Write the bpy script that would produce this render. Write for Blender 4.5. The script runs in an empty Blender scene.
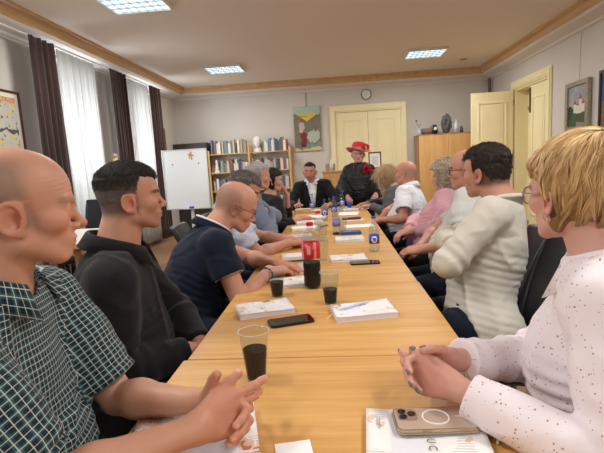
import bpy, bmesh, math, random, time
import numpy as np
from mathutils import Vector, Matrix
random.seed(7)
F32 = np.float32
PI = math.pi
sc = bpy.context.scene
COL = sc.collection
A3 = lambda *v: np.array(v, dtype=F32)
def nrm(v):
    v = np.asarray(v, dtype=F32); return v/max(1e-9, float(np.linalg.norm(v)))

# ------------------------------------------------------------------ objects
def tag(o, label=None, cat=None, group=None, kind=None):
    if label: o['label'] = label
    if cat: o['category'] = cat
    if group: o['group'] = group
    if kind: o['kind'] = kind
    return o
def empty(name, loc=(0, 0, 0), rz=0.0, label=None, cat=None, group=None):
    o = bpy.data.objects.new(name, None); COL.objects.link(o)
    o.location = loc; o.rotation_euler = (0, 0, rz); o.empty_display_size = .05
    return tag(o, label, cat, group)
def link(name, me, mat=None, parent=None, loc=None, rot=None, smooth=True):
    if mat is not None:
        for m in (mat if isinstance(mat, (list, tuple)) else [mat]): me.materials.append(m)
    o = bpy.data.objects.new(name, me); COL.objects.link(o)
    if parent is not None: o.parent = parent
    if loc is not None: o.location = loc
    if rot is not None: o.rotation_euler = rot
    if smooth and len(me.polygons): me.polygons.foreach_set('use_smooth', [True]*len(me.polygons))
    return o
def copy_tree(o, parent=None):
    c = o.copy(); COL.objects.link(c)
    if parent is not None: c.parent = parent
    for ch in [x for x in bpy.data.objects if x.parent == o]: copy_tree(ch, c)
    return c
class MB:
    """collects simple solids into ONE mesh"""
    def __init__(s): s.bm = bmesh.new()
    def box(s, x0, x1, y0, y1, z0, z1, bev=0, seg=2, M=None):
        r = bmesh.ops.create_cube(s.bm, size=1)
        vs = r['verts']
        for v in vs:
            v.co = Vector(((x0+x1)/2+v.co.x*(x1-x0), (y0+y1)/2+v.co.y*(y1-y0), (z0+z1)/2+v.co.z*(z1-z0)))
        if M is not None: bmesh.ops.transform(s.bm, matrix=M, verts=vs)
        if bev:
            es = list({e for v in vs for e in v.link_edges})
            bmesh.ops.bevel(s.bm, geom=es, offset=bev, segments=seg, affect='EDGES', profile=.5, clamp_overlap=True)
        return s
    def tube(s, pts, r, n=8, cap=True, flat=1.0):
        pts = [Vector(p) for p in pts]; R = r if isinstance(r, (list, tuple)) else [r]*len(pts)
        rings = []; ref = Vector((0, 0, 1))
        for i, p in enumerate(pts):
            d = (pts[min(i+1, len(pts)-1)]-pts[max(i-1, 0)]).normalized()
            if abs(d.dot(ref)) > .97: ref = Vector((0, 1, 0)) if abs(d.y) < .9 else Vector((1, 0, 0))
            a = d.cross(ref).normalized(); b = d.cross(a).normalized(); ref = a.cross(d)
            rings.append([s.bm.verts.new(p+a*math.cos(2*PI*k/n)*R[i]+b*math.sin(2*PI*k/n)*R[i]*flat) for k in range(n)])
        for i in range(len(rings)-1):
            for k in range(n):
                s.bm.faces.new((rings[i][k], rings[i][(k+1) % n], rings[i+1][(k+1) % n], rings[i+1][k]))
        if cap:
            s.bm.faces.new(rings[0][::-1]); s.bm.faces.new(rings[-1])
        return s
    def lathe(s, prof, n=32, c=(0, 0, 0), wob=None):
        rings = []
        for r, z in prof:
            if r < 1e-6: rings.append([s.bm.verts.new((c[0], c[1], c[2]+z))])
            else:
                ring = []
                for k in range(n):
                    a = 2*PI*k/n; rr = r*(1+(wob(a, z) if wob else 0))
                    ring.append(s.bm.verts.new((c[0]+rr*math.cos(a), c[1]+rr*math.sin(a), c[2]+z)))
                rings.append(ring)
        for i in range(len(rings)-1):
            a, b = rings[i], rings[i+1]
            for k in range(n):
                if len(a) == 1 and len(b) == 1: break
                if len(a) == 1: s.bm.faces.new((a[0], b[k], b[(k+1) % n]))
                elif len(b) == 1: s.bm.faces.new((a[k], a[(k+1) % n], b[0]))
                else: s.bm.faces.new((a[k], a[(k+1) % n], b[(k+1) % n], b[k]))
        return s
    def grid(s, fn, nu, nv, closeu=False, thick=0):
        g = [[s.bm.verts.new(fn(i/(nu-1) if not closeu else i/nu, j/(nv-1))) for j in range(nv)] for i in range(nu)]
        for i in range(nu if closeu else nu-1):
            for j in range(nv-1):
                s.bm.faces.new((g[i][j], g[(i+1) % nu][j], g[(i+1) % nu][j+1], g[i][j+1]))
        return s
    def poly(s, pts, z0, z1, M=None):
        a = [s.bm.verts.new((x, y, z0)) for x, y in pts]; b = [s.bm.verts.new((x, y, z1)) for x, y in pts]
        n = len(pts)
        s.bm.faces.new(a[::-1]); s.bm.faces.new(b)
        for k in range(n): s.bm.faces.new((a[k], a[(k+1) % n], b[(k+1) % n], b[k]))
        if M is not None: bmesh.ops.transform(s.bm, matrix=M, verts=a+b)
        return s
    def build(s, name, mat=None, parent=None, loc=None, rot=None, smooth=False):
        bmesh.ops.recalc_face_normals(s.bm, faces=s.bm.faces)
        me = bpy.data.meshes.new(name); s.bm.to_mesh(me); s.bm.free()
        return link(name, me, mat, parent, loc, rot, smooth)

# ------------------------------------------------------------------ materials
def lin(c): return tuple(((x/255)/12.92 if x/255 <= .04045 else ((x/255+.055)/1.055)**2.4) for x in c[:3])+(1,)
MATS = {}
def mat(name, rgb, rough=.6, metal=0, var=0, vscale=8, bump=0, bscale=60, spec=.5, trans=0, alpha=1, sheen=0, coat=0, emit=0, ior=1.45, stretch=None, sss=0):
    if name in MATS: return MATS[name]
    m = bpy.data.materials.new(name); m.use_nodes = True; nt = m.node_tree; N = nt.nodes; L = nt.links
    b = N['Principled BSDF']; c = lin(rgb)
    b.inputs['Base Color'].default_value = c; b.inputs['Roughness'].default_value = rough
    b.inputs['Metallic'].default_value = metal; b.inputs['Specular IOR Level'].default_value = spec
    b.inputs['Transmission Weight'].default_value = trans; b.inputs['Alpha'].default_value = alpha
    b.inputs['Sheen Weight'].default_value = sheen; b.inputs['Coat Weight'].default_value = coat; b.inputs['IOR'].default_value = ior
    if sss:
        b.inputs['Subsurface Weight'].default_value = sss; b.inputs['Subsurface Radius'].default_value = (1, .35, .2); b.inputs['Subsurface Scale'].default_value = .006
    if emit:
        b.inputs['Emission Color'].default_value = c; b.inputs['Emission Strength'].default_value = emit
    tc = N.new('ShaderNodeTexCoord'); mp = N.new('ShaderNodeMapping'); L.new(tc.outputs['Object'], mp.inputs[0])
    if stretch: mp.inputs['Scale'].default_value = stretch
    if var:
        n = N.new('ShaderNodeTexNoise'); n.inputs['Scale'].default_value = vscale; n.inputs['Detail'].default_value = 5
        L.new(mp.outputs[0], n.inputs['Vector'])
        r = N.new('ShaderNodeValToRGB'); r.color_ramp.elements[0].position = .3; r.color_ramp.elements[1].position = .7
        r.color_ramp.elements[0].color = tuple(x*(1-var) for x in c[:3])+(1,); r.color_ramp.elements[1].color = tuple(min(1, x*(1+var)) for x in c[:3])+(1,)
        L.new(n.outputs['Fac'], r.inputs[0]); L.new(r.outputs[0], b.inputs['Base Color'])
    if bump:
        n = N.new('ShaderNodeTexNoise'); n.inputs['Scale'].default_value = bscale; n.inputs['Detail'].default_value = 4
        L.new(mp.outputs[0], n.inputs['Vector'])
        bp = N.new('ShaderNodeBump'); bp.inputs['Strength'].default_value = bump; bp.inputs['Distance'].default_value = .005
        L.new(n.outputs['Fac'], bp.inputs['Height']); L.new(bp.outputs[0], b.inputs['Normal'])
    MATS[name] = m; return m
def wood(name, c1, c2, axis='X', scale=1.0, rough=.42, coat=.15, spec=.5):
    if name in MATS: return MATS[name]
    m = mat(name, c1, rough, coat=coat, spec=spec); nt = m.node_tree; N = nt.nodes; L = nt.links; b = N['Principled BSDF']
    tc = N.new('ShaderNodeTexCoord'); mp = N.new('ShaderNodeMapping'); L.new(tc.outputs['Object'], mp.inputs[0])
    s = {'X': (.5, 9, 9), 'Y': (9, .5, 9), 'Z': (9, 9, .5)}[axis]; mp.inputs['Scale'].default_value = tuple(x*scale for x in s)
    n1 = N.new('ShaderNodeTexNoise'); n1.inputs['Scale'].default_value = 1.6; n1.inputs['Detail'].default_value = 6; n1.inputs['Distortion'].default_value = 1.2
    n2 = N.new('ShaderNodeTexNoise'); n2.inputs['Scale'].default_value = 9; n2.inputs['Detail'].default_value = 3
    L.new(mp.outputs[0], n1.inputs['Vector']); L.new(mp.outputs[0], n2.inputs['Vector'])
    ma = N.new('ShaderNodeMath'); ma.operation = 'MULTIPLY_ADD'; ma.inputs[1].default_value = .35
    L.new(n2.outputs['Fac'], ma.inputs[0]); 
    sc_ = N.new('ShaderNodeMath'); sc_.operation = 'MULTIPLY'; sc_.inputs[1].default_value = .65; L.new(n1.outputs['Fac'], sc_.inputs[0]); L.new(sc_.outputs[0], ma.inputs[2])
    r = N.new('ShaderNodeValToRGB'); r.color_ramp.elements[0].position = .36; r.color_ramp.elements[1].position = .62
    r.color_ramp.elements[0].color = lin(c2); r.color_ramp.elements[1].color = lin(c1)
    L.new(ma.outputs[0], r.inputs[0]); L.new(r.outputs[0], b.inputs['Base Color'])
    return m
def vcmat(name, rough=.5, attr='Col', bump=0, bscale=200, sss=0, spec=.4, mult=None, aniso=0):
    if name in MATS: return MATS[name]
    m = mat(name, (200, 160, 140), rough, spec=spec, sss=sss, bump=bump, bscale=bscale); nt = m.node_tree; N = nt.nodes; L = nt.links
    a = N.new('ShaderNodeAttribute'); a.attribute_name = attr
    L.new(a.outputs['Color'], N['Principled BSDF'].inputs['Base Color'])
    return m
def uvpat(name, fn, rough=.8, sheen=.1, bump=.15, bscale=400):
    """cloth with a pattern laid out in the cloth's own (u,v) metres"""
    if name in MATS: return MATS[name]
    m = mat(name, (200, 200, 200), rough, sheen=sheen, bump=bump, bscale=bscale, spec=.25); nt = m.node_tree; N = nt.nodes; L = nt.links
    u = N.new('ShaderNodeUVMap'); u.uv_map = 'cloth'
    fn(N, L, u.outputs[0], N['Principled BSDF'])
    return m
def math_(N, L, op, a, b=None, c=None):
    n = N.new('ShaderNodeMath'); n.operation = op
    for i, v in enumerate((a, b, c)):
        if v is None: continue
        if isinstance(v, (int, float)): n.inputs[i].default_value = v
        else: L.new(v, n.inputs[i])
    return n.outputs[0]
def mixc(N, L, fac, a, b):
    n = N.new('ShaderNodeMix'); n.data_type = 'RGBA'
    for i, v in ((0, fac), (6, a), (7, b)):
        if isinstance(v, (int, float)): n.inputs[i].default_value = v
        elif isinstance(v, tuple): n.inputs[i].default_value = v
        else: L.new(v, n.inputs[i])
    return n.outputs[2]
ONLY = []
WIN, LMP, EXPO = 68, 38, 0.2
# ------------------------------------------------------------------ implicit surfaces
from concurrent.futures import ThreadPoolExecutor
POOL = ThreadPoolExecutor(4)
import threading
TL = threading.local()
def gap_(p, lo, hi, reach=.11):
    c = getattr(TL, 'c', None)
    if c is None: c = TL.c = []
    for e in c:
        if e[0] is p: q0, q1 = e[1], e[2]; break
    else:
        q = p[::7]; q0 = q.min(0)-.012; q1 = q.max(0)+.012; c.insert(0, (p, q0, q1)); del c[4:]
    d = 0.0
    for i in range(3):
        g = max(0.0, float(lo[i])-float(q1[i]), float(q0[i])-float(hi[i])); d += g*g
    return math.sqrt(d) if d > reach*reach else 0
def rc(p, a, b, ra, rb):
    r = max(ra, rb); g = gap_(p, np.minimum(a, b)-r, np.maximum(a, b)+r)
    if g: return np.full(len(p), g, F32)
    ab = b-a; L2 = max(1e-9, float(ab@ab)); t = np.clip(((p-a)@ab)/L2, 0, 1)
    q = p-a-t[:, None]*ab
    return np.sqrt(np.einsum('ij,ij->i', q, q))-(ra+(rb-ra)*t)
def el(p, c, r, R=None):
    g = gap_(p, c-max(r), c+max(r))
    if g: return np.full(len(p), g, F32)
    q = p-c
    if R is not None: q = q@R
    r = np.asarray(r, F32); q1 = q/r
    k0 = np.sqrt(np.einsum('ij,ij->i', q1, q1)); q2 = q1/r
    k1 = np.sqrt(np.einsum('ij,ij->i', q2, q2))+1e-6
    return k0*(k0-1)/k1
def smin(a, b, k):
    h = np.maximum(k-np.abs(a-b), 0)/k; return np.minimum(a, b)-h*h*k*.25
def smax(a, b, k): return -smin(-a, -b, k)
def sstep(x, a, b):
    t = np.clip((x-a)/(b-a), 0, 1); return t*t*(3-2*t)
def axes_for(lo, hi, h, fine=()):
    out = []
    for ax in range(3):
        x = float(lo[ax]); xs = [x]
        while x < hi[ax]:
            st = h
            for fl, fh, fs in fine:
                if fl[ax]-fs <= x <= fh[ax]: st = min(st, fs)
            x += st; xs.append(x)
        out.append(np.array(xs, F32))
    return out
def nets(sdf, axes):
    """surface nets on a (possibly uneven) grid, evaluated only near the surface"""
    B = 8; X = axes; n = [len(a) for a in X]
    nb = [int(math.ceil((k-1)/B)) for k in n]
    D = np.full(n, 1.0, F32)
    cen = []; half = []
    for a, m, k in zip(X, nb, n):
        i0 = np.arange(m)*B; i1 = np.minimum(i0+B, k-1)
        cen.append((a[i0]+a[i1])/2); half.append((a[i1]-a[i0])/2)
    G = np.stack(np.meshgrid(*cen, indexing='ij'), -1).reshape(-1, 3).astype(F32)
    H = np.stack(np.meshgrid(*half, indexing='ij'), -1).reshape(-1, 3)
    dc = sdf(G); hd = np.linalg.norm(H, axis=1)
    keep = np.abs(dc) < hd*1.6+.02
    idx = np.stack(np.meshgrid(*[np.arange(m) for m in nb], indexing='ij'), -1).reshape(-1, 3)
    for (bi, bj, bk), d in zip(idx[(~keep) & (dc < 0)], dc[(~keep) & (dc < 0)]):
        D[bi*B:bi*B+B+1, bj*B:bj*B+B+1, bk*B:bk*B+B+1] = -1
    kb = idx[keep]; kb = kb[np.lexsort((kb[:, 2], kb[:, 1], kb[:, 0], kb[:, 2]//4, kb[:, 1]//4, kb[:, 0]//4))]
    o = np.arange(B+1); OI = np.stack(np.meshgrid(o, o, o, indexing='ij'), -1).reshape(-1, 3)
    CH = 64
    def job(s):
        I = (kb[s:s+CH, None, :]*B+OI[None]).reshape(-1, 3)
        for ax in range(3): I[:, ax] = np.minimum(I[:, ax], n[ax]-1)
        flat = np.unique((I[:, 0]*n[1]+I[:, 1])*n[2]+I[:, 2])
        i = flat//(n[1]*n[2]); j = (flat//n[2]) % n[1]; k = flat % n[2]
        P = np.stack((X[0][i], X[1][j], X[2][k]), -1)
        return flat, sdf(P)
    for flat, val in POOL.map(job, range(0, len(kb), CH)): D.reshape(-1)[flat] = val
    for ax in range(3):       # close at the borders
        sl = [slice(None)]*3
        sl[ax] = 0; D[tuple(sl)] = np.maximum(D[tuple(sl)], .001); sl[ax] = -1; D[tuple(sl)] = np.maximum(D[tuple(sl)], .001)
    S = D < 0
    c = S[:-1, :-1, :-1].astype(np.int8).copy()
    cor = [(a, b, d) for a in (0, 1) for b in (0, 1) for d in (0, 1)]
    for a, b, d in cor[1:]: c += S[a:n[0]-1+a, b:n[1]-1+b, d:n[2]-1+d]
    act = np.flatnonzero((c > 0) & (c < 8))
    m = (n[0]-1, n[1]-1, n[2]-1)
    ci = act//(m[1]*m[2]); cj = (act//m[2]) % m[1]; ck = act % m[2]
    V = {}
    for q in cor: V[q] = D[ci+q[0], cj+q[1], ck+q[2]]
    acc = np.zeros((len(act), 3), F32); cnt = np.zeros(len(act), F32)
    for ax in range(3):
        for u in (0, 1):
            for v in (0, 1):
                q0 = [u, v]; q0.insert(ax, 0); q1 = list(q0); q1[ax] = 1
                a = V[tuple(q0)]; b = V[tuple(q1)]; x = (a < 0) != (b < 0)
                t = np.where(x, a/np.where(x, a-b, 1), 0)
                w = x.astype(F32)
                for k2 in range(3): acc[:, k2] += w*(t if k2 == ax else q0[k2])
                cnt += w
    acc /= cnt[:, None]
    cc = (ci, cj, ck); vert = np.empty((len(act), 3), F32)
    for ax in range(3):
        a = X[ax]; vert[:, ax] = a[cc[ax]]+(a[cc[ax]+1]-a[cc[ax]])*acc[:, ax]
    quads = []
    for ax in range(3):
        sl0 = [slice(None)]*3; sl1 = [slice(None)]*3; sl0[ax] = slice(0, -1); sl1[ax] = slice(1, None)
        o1, o2 = [k for k in range(3) if k != ax]
        for t in (sl0, sl1): t[o1] = slice(1, -1); t[o2] = slice(1, -1)
        a = S[tuple(sl0)]; b = S[tuple(sl1)]
        e = np.argwhere(a != b)
        if not len(e): continue
        flip = a[e[:, 0], e[:, 1], e[:, 2]]
        base = e.copy(); base[:, o1] += 1; base[:, o2] += 1
        def cid(d1, d2):
            r = base.copy(); r[:, o1] += d1; r[:, o2] += d2
            return np.searchsorted(act, (r[:, 0]*m[1]+r[:, 1])*m[2]+r[:, 2])
        q = np.stack((cid(-1, -1), cid(0, -1), cid(0, 0), cid(-1, 0)), -1)
        if ax == 1: flip = ~flip
        q[~flip] = q[~flip][:, ::-1]
        quads.append(q)
    return vert, np.concatenate(quads).astype(np.int32)
def np_mesh(name, V, Q, cols=None, uv=None):
    """V (n,3), Q (m,4 or 3)"""
    me = bpy.data.meshes.new(name); k = Q.shape[1]
    me.vertices.add(len(V)); me.vertices.foreach_set('co', np.ascontiguousarray(V, F32).ravel())
    me.loops.add(len(Q)*k); me.loops.foreach_set('vertex_index', np.ascontiguousarray(Q, np.int32).ravel())
    me.polygons.add(len(Q)); me.polygons.foreach_set('loop_start', np.arange(0, len(Q)*k, k, dtype=np.int32))
    me.update(calc_edges=True)
    if cols is not None:
        a = me.color_attributes.new('Col', 'FLOAT_COLOR', 'POINT')
        c4 = np.ones((len(V), 4), F32); c4[:, :3] = cols; a.data.foreach_set('color', c4.ravel())
    if uv is not None:
        u = me.uv_layers.new(name='cloth'); u.data.foreach_set('uv', np.ascontiguousarray(uv, F32).ravel())
    return me
def rot_ypr(yaw, pitch=0, roll=0):
    """columns = right, forward, up of a frame that faces +y turned by yaw (ccw), nodding up by pitch"""
    y, p, r = [math.radians(v) for v in (yaw, pitch, roll)]
    M = Matrix.Rotation(y, 3, 'Z') @ Matrix.Rotation(p, 3, 'X') @ Matrix.Rotation(r, 3, 'Y')
    return np.array(M, F32)
NC = {}
def noise3(P, f, seed=0):
    if (f, seed) not in NC:
        r = np.random.RandomState(seed); L_ = []
        for i in range(5):
            k = r.normal(size=3); k = k/np.linalg.norm(k)*f*(.7+.35*i); l = r.normal(size=3)*f*.6; L_.append((k.astype(F32), l.astype(F32), F32(r.rand()*6.28), F32(r.rand()*6.28)))
        NC[(f, seed)] = L_
    P = P.astype(F32, copy=False); out = np.zeros(len(P), F32)
    for i, (k, l, a, b) in enumerate(NC[(f, seed)]): out += np.sin(P@k+a+F32(1.4)*np.sin(P@l+b))*F32(1/(1+.45*i))
    return out*F32(1/2.6)

# ------------------------------------------------------------------ people
def head_sdf(q, o, fine):
    """q: head-local metres, +y face, +z up, origin between the ears. o: options"""
    x = q[:, 0]; ax = np.abs(x); y = q[:, 1]; z = q[:, 2]
    m = np.stack((ax, y, z), -1)
    jw = o.get('jaw', 1.0); no = o.get('nose', 1.0)
    d = el(m, A3(0, -.012, .052), (.0765, .1, .083))
    d = smin(d, el(m, A3(0, .026, .05), (.062, .060, .062)), .03)
    d = smin(d, el(m, A3(0, .034, -.010), (.056*jw, .054, .070)), .03)
    d = smin(d, el(m, A3(0, -.05, .0), (.056, .045, .06)), .03)
    d = smin(d, rc(m, A3(.05*jw, .004, -.048), A3(.017*jw, .064, -.078), .021*jw, .018), .03)
    d = smin(d, el(m, A3(0, .074, -.078), (.019, .0155, .014)), .018)
    d = smin(d, el(m, A3(.043, .056, -.008), (.022, .026, .02)), .022)           # cheek
    d = smin(d, rc(m, A3(.008, .09, .031), A3(.043, .074, .033), .0075, .008), .016)  # brow
    d = smax(d, -el(m, A3(.032, .103, .014), (.018, .018, .013)), .012)           # eye socket
    d = smin(d, rc(q, A3(0, .085, .026), A3(0, .107+.01*(no-1), -.013), .0072, .0080*no), .011)
    d = smin(d, el(m, A3(0, .109+.01*(no-1), -.0165), (.0092*no, .0100*no, .0082*no)), .008)
    d = smin(d, el(m, A3(.0125*no, .0965, -.0205), (.0075, .0100, .0075)), .006)
    d = smin(d, el(m, A3(0, .074, -.046), (.032, .024, .024)), .016)             # muzzle
    if fine:
        d = smax(d, -el(m, A3(.0065, .104, -.0275), (.0035, .005, .004)), .003)
    d = smin(d, el(m, A3(0, .0925, -.0445), (.021, .0085, .0052)), .006)
    d = smin(d, el(m, A3(0, .0905, -.0535), (.018, .0085, .0060)), .006)
    d = smax(d, -el(m, A3(0, .104, -.049), (.026, .012, .0013)), .003)
    # lids
    d = smin(d, el(m, A3(.031, .0755, .015), (.0155, .0145, .0135)), .006)
    if fine:
        op = o.get('open', .0052)
        d = smax(d, -el(m, A3(.031, .0915, .0145), (.0125, .009, op)), .002)
    # ear
    if not o.get('no_ear'):
        e = m-A3(.0765, -.008, .002)
        c, s = math.cos(.42), math.sin(.42)
        ex = e[:, 0]*c-e[:, 1]*0-(-e[:, 1])*s; ey = e[:, 1]*c+e[:, 0]*s
        c2, s2 = math.cos(.2), math.sin(.2)
        ez = e[:, 2]*c2-ey*s2*0.0+ey*.18; 
        E_ = np.stack((ex, ey, ez), -1)
        disc = el(E_, A3(.003, 0, 0), (.0055, .0165, .0285))
        kk = np.sqrt((ey/.0145)**2+(ez/.0265)**2)
        rim = np.sqrt(((kk-1)*.018)**2+(ex-.0085)**2)-.0036
        lobe = el(E_, A3(.004, .006, -.026), (.005, .009, .009))
        hollow = el(E_, A3(.012, .003, -.003), (.0105, .0090, .0145))
        ea = smin(smin(disc, rim, .004), lobe, .006); ea = smax(ea, -hollow, .004)
        ea = smin(ea, el(E_, A3(.006, .013, -.005), (.005, .004, .007)), .003)
        d = smin(d, ea, .008)
    if o.get('wrinkle'):
        w = np.exp(-((y-.08)/.035)**2)*np.exp(-((z-.066)/.02)**2)
        d = d+.0009*w*np.sin((z+.15*x*x/.05)*2*PI/.0085)
    return d
FING = [(.030, .088, (.044, .026, .021), .0090), (.0095, .091, (.048, .030, .022), .0092), (-.0115, .085, (.044, .028, .021), .0087), (-.031, .076, (.034, .021, .019), .0077)]
def hand_prims(w, u, n, side, spec, sc_=1.0):
    """list of (tag, a, b, ra, rb); spec: curls (mcp,pip,dip)x4 in degrees, spread, thumb dirs"""
    u = nrm(u); n = nrm(n-(n@u)*u); s = np.cross(n, u) if side == 'R' else np.cross(u, n)
    s = s.astype(F32); out = []
    L = lambda a, b, c: (w+(u*a+s*b+n*c)*sc_).astype(F32)
    tips = []
    cur = spec.get('curl', [(22, 28, 18)]*4); spr = spec.get('spread', (5, 1.5, -2, -6)); off = spec.get('doff', 0)
    for i, (o, ml, ph, r) in enumerate(FING):
        r *= spec.get('fat', 1.0)
        k = L(ml, o, -.001)
        out.append(('palm', L(.004, o*.5, -.002), k, .0145*sc_, (r+.0028)*sc_))
        out.append(('palm', L(.03, o*.75, -.007), L(ml-.008, o, -.006), .0125*sc_, (r+.0015)*sc_))
        ang = 0; p = k; sp = math.radians(spr[i]); uu = (u*math.cos(sp)+s*math.sin(sp)).astype(F32)
        for j in range(3):
            ang += math.radians(cur[i][j])
            dr = (uu*math.cos(ang)-n*math.sin(ang)).astype(F32)
            q = (p+dr*ph[j]*sc_*(1 if j < 2 else .72)).astype(F32)
            r0 = r*(1.06, .97, .90)[j]; r1 = r*(.97, .90, .80)[j]
            out.append(('f%d' % i, p, q, r0*sc_, r1*sc_)); p = q
        tips.append((p, dr, (uu*math.sin(ang)+n*math.cos(ang)).astype(F32), r*.8*sc_))
    td = spec.get('thumb', ((.62, .72, -.30), (.25, .93, -.25), (.1, .97, -.2)))
    p = L(.018, .016, -.010); ln = (.044, .034, .024); rr = ((.0165, .0125), (.0122, .0108), (.0108, .009))
    for j in range(3):
        a, b, c = td[j]; dr = nrm(u*b+s*a+n*c); q = (p+dr*ln[j]*sc_).astype(F32)
        out.append(('t', p, q, rr[j][0]*sc_, rr[j][1]*sc_)); p = q
    tips.append((p, dr, nrm(np.cross(np.cross(dr, n*.6+s*.8), dr)), .009*sc_))
    return out, tips
def hand_sdf(P, prims, k=.006):
    palm = None; fs = {}
    for t, a, b, ra, rb in prims:
        d = rc(P, a, b, ra, rb)
        if t == 'palm': palm = d if palm is None else smin(palm, d, .014)
        else: fs[t] = d if t not in fs else smin(fs[t], d, .004)
    r = palm
    for t, d in fs.items(): r = smin(r, d, .010 if t != 't' else .014) if t in ('t',) else smin(r, d, .0045)
    return r
def ik(sh, wr, hint, l1, l2):
    v = wr-sh; D = float(np.linalg.norm(v)); l = l1+l2
    if D > l*.995: k = D/(l*.995); l1 *= k; l2 *= k
    a = (l1*l1-l2*l2+D*D)/(2*D); h = math.sqrt(max(1e-6, l1*l1-a*a)); e = v/D
    hv = hint-sh; hv = hv-(hv@e)*e
    return (sh+e*a+nrm(hv)*h).astype(F32)

class Person:
    def __init__(s, **k):
        s.k = k; g = k.get
        s.sc = g('scale', 1.0); fem = s.fem = g('fem', False)
        s.H = A3(*k['head']); s.HR = rot_ypr(*k['hrot']); s.hs = g('hscale', .95 if fem else 1.0)
        s.pel = A3(*k['pel']); s.face = g('yaw', 0)
        hf = s.HR[:, 1]; hu = s.HR[:, 2]
        if 'nb' in k: s.nb = A3(*k['nb'])
        else: s.nb = (s.H-A3(0, 0, .135)*s.hs-.035*rot_ypr(k['hrot'][0])[:, 1]-.015*hu).astype(F32)
        s.up = nrm(s.nb-s.pel)
        fr = rot_ypr(g('tyaw', s.face)); r = fr[:, 0]; r = nrm(r-(r@s.up)*s.up); f = np.cross(s.up, r).astype(F32)
        s.T = np.stack((r, f, s.up), 1).astype(F32)          # torso frame
        sw = g('sw', .158 if fem else .178)
        d = g('sdrop', .055)
        s.sh = {'R': s.nb+r*sw-s.up*d+f*g('sfwd', .01), 'L': s.nb-r*sw-s.up*d+f*g('sfwd', .01)}
        for q in 'RL':
            if 'sh'+q in k: s.sh[q] = A3(*k['sh'+q])
            s.sh[q] = s.sh[q].astype(F32)
        pr = rot_ypr(s.face); s.PR = pr
        up_ = .275*s.sc; fo = g('fol', .245)*s.sc
        s.wr = {q: A3(*k['wr'+q]) for q in 'RL'}
        s.el = {q: ik(s.sh[q], s.wr[q], A3(*k['el'+q]), up_, fo) for q in 'RL'}
        s.hand = {}; s.tips = {}
        for q in 'RL':
            sp = dict(k.get('hand'+q, {})); u = A3(*sp['u']) if 'u' in sp else nrm(s.wr[q]-s.el[q]); n = A3(*sp.get('n', (0, 0, 1)))
            s.hand[q], s.tips[q] = hand_prims(s.wr[q], u, n, q, sp, s.sc*(.92 if fem else 1.0)*sp.get('size', 1))
        # legs
        s.hip = {}; s.kn = {}; s.an = {}; s.toe = {}
        for q, sg in (('R', 1), ('L', -1)):
            s.hip[q] = (s.pel+pr[:, 0]*sg*.092*s.sc-A3(0, 0, .01)).astype(F32)
            if g('stand'):
                s.kn[q] = (s.hip[q]*A3(1, 1, 0)+pr[:, 1]*.01+A3(0, 0, .45*s.sc)).astype(F32); s.an[q] = (s.kn[q]*A3(1, 1, 0)+A3(0, 0, .075)).astype(F32)
            else:
                sp = math.radians(g('splay', 8))*sg
                v = pr[:, 1]*math.cos(sp)+pr[:, 0]*math.sin(sp)
                kz = g('kneez', .5)
                s.kn[q] = (s.hip[q]+v*.42*s.sc); s.kn[q][2] = kz; s.kn[q] = s.kn[q].astype(F32)
                s.an[q] = (s.kn[q]-pr[:, 1]*g('tuck', .04)); s.an[q][2] = .085; s.an[q] = s.an[q].astype(F32)
            s.toe[q] = (s.an[q]+pr[:, 1]*.16-A3(0, 0, .055)).astype(F32)
    # primitive groups; i = inflation
    def torso(s, P, i=0.0, k=.045, low=True):
        g = s.k.get; w = g('girth', 1.0); T = s.T; U = s.up; f = T[:, 1]; Lt = float(np.linalg.norm(s.nb-s.pel)); b = g('belly', .0)
        cw = (.148 if s.fem else .163)*g('chestw', 1.0)
        d = el(P, s.pel+U*Lt*.62+f*.0, (cw*w+i, .108*w+i, .17+i), T)
        d = smin(d, el(P, s.pel+U*Lt*.34+f*(.012+b*.5), (.143*w+i, (.105+b)*w+i, .15+i), T), .05)
        d = smin(d, el(P, s.pel+U*.03+f*.005, ((.172 if s.fem else .160)*w+i, .125*w+i+b*.4, .12+i), T), .05)
        for q, sg in (('R', 1), ('L', -1)):
            m = s.nb-U*.05
            d = smin(d, rc(P, m.astype(F32), (s.sh[q]+(m-s.sh[q])*.12).astype(F32), .062+i, .053+i), k)
            d = smin(d, rc(P, (s.nb+U*.005).astype(F32), (s.sh[q]*.55+s.nb*.45+U*.012).astype(F32), .045+i, .036+i), .03)
            if s.fem: bu = g('bust', 1.0); d = smin(d, el(P, s.pel+U*Lt*.62+f*(.085+.03*(bu-1))+T[:, 0]*sg*.075, (.066*bu+i, .060*bu+i, .070*bu+i), T), .05)
            if low: d = smin(d, el(P, s.hip[q]-s.PR[:, 1]*.03+A3(0, 0, .0), (.098*w+i, .12+i, .1+i), s.PR), .04)
        return d
    def uarm(s, P, q, i=0.0, j=None):
        j = i if j is None else j; a = s.k.get('arm', 1.0)*(.88 if s.fem else 1.0)
        m = (s.sh[q]*.6+s.el[q]*.4).astype(F32)
        return smin(rc(P, s.sh[q], m, .056*a+i, .049*a+(i+j)/2), rc(P, m, s.el[q], .049*a+(i+j)/2, .0405*a+j), .02)
    def farm(s, P, q, i=0.0, j=None):
        j = i if j is None else j; a = s.k.get('arm', 1.0)*(.88 if s.fem else 1.0)
        m = (s.el[q]*.72+s.wr[q]*.28).astype(F32); w2 = (s.el[q]*.08+s.wr[q]*.92).astype(F32)
        d = smin(rc(P, s.el[q], m, .0405*a+i, .0425*a+i), rc(P, m, w2, .0425*a+i, .0265*a+j), .02)
        return smin(d, rc(P, w2, s.wr[q], .0265*a+j, .0255*a+j), .01)
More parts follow.
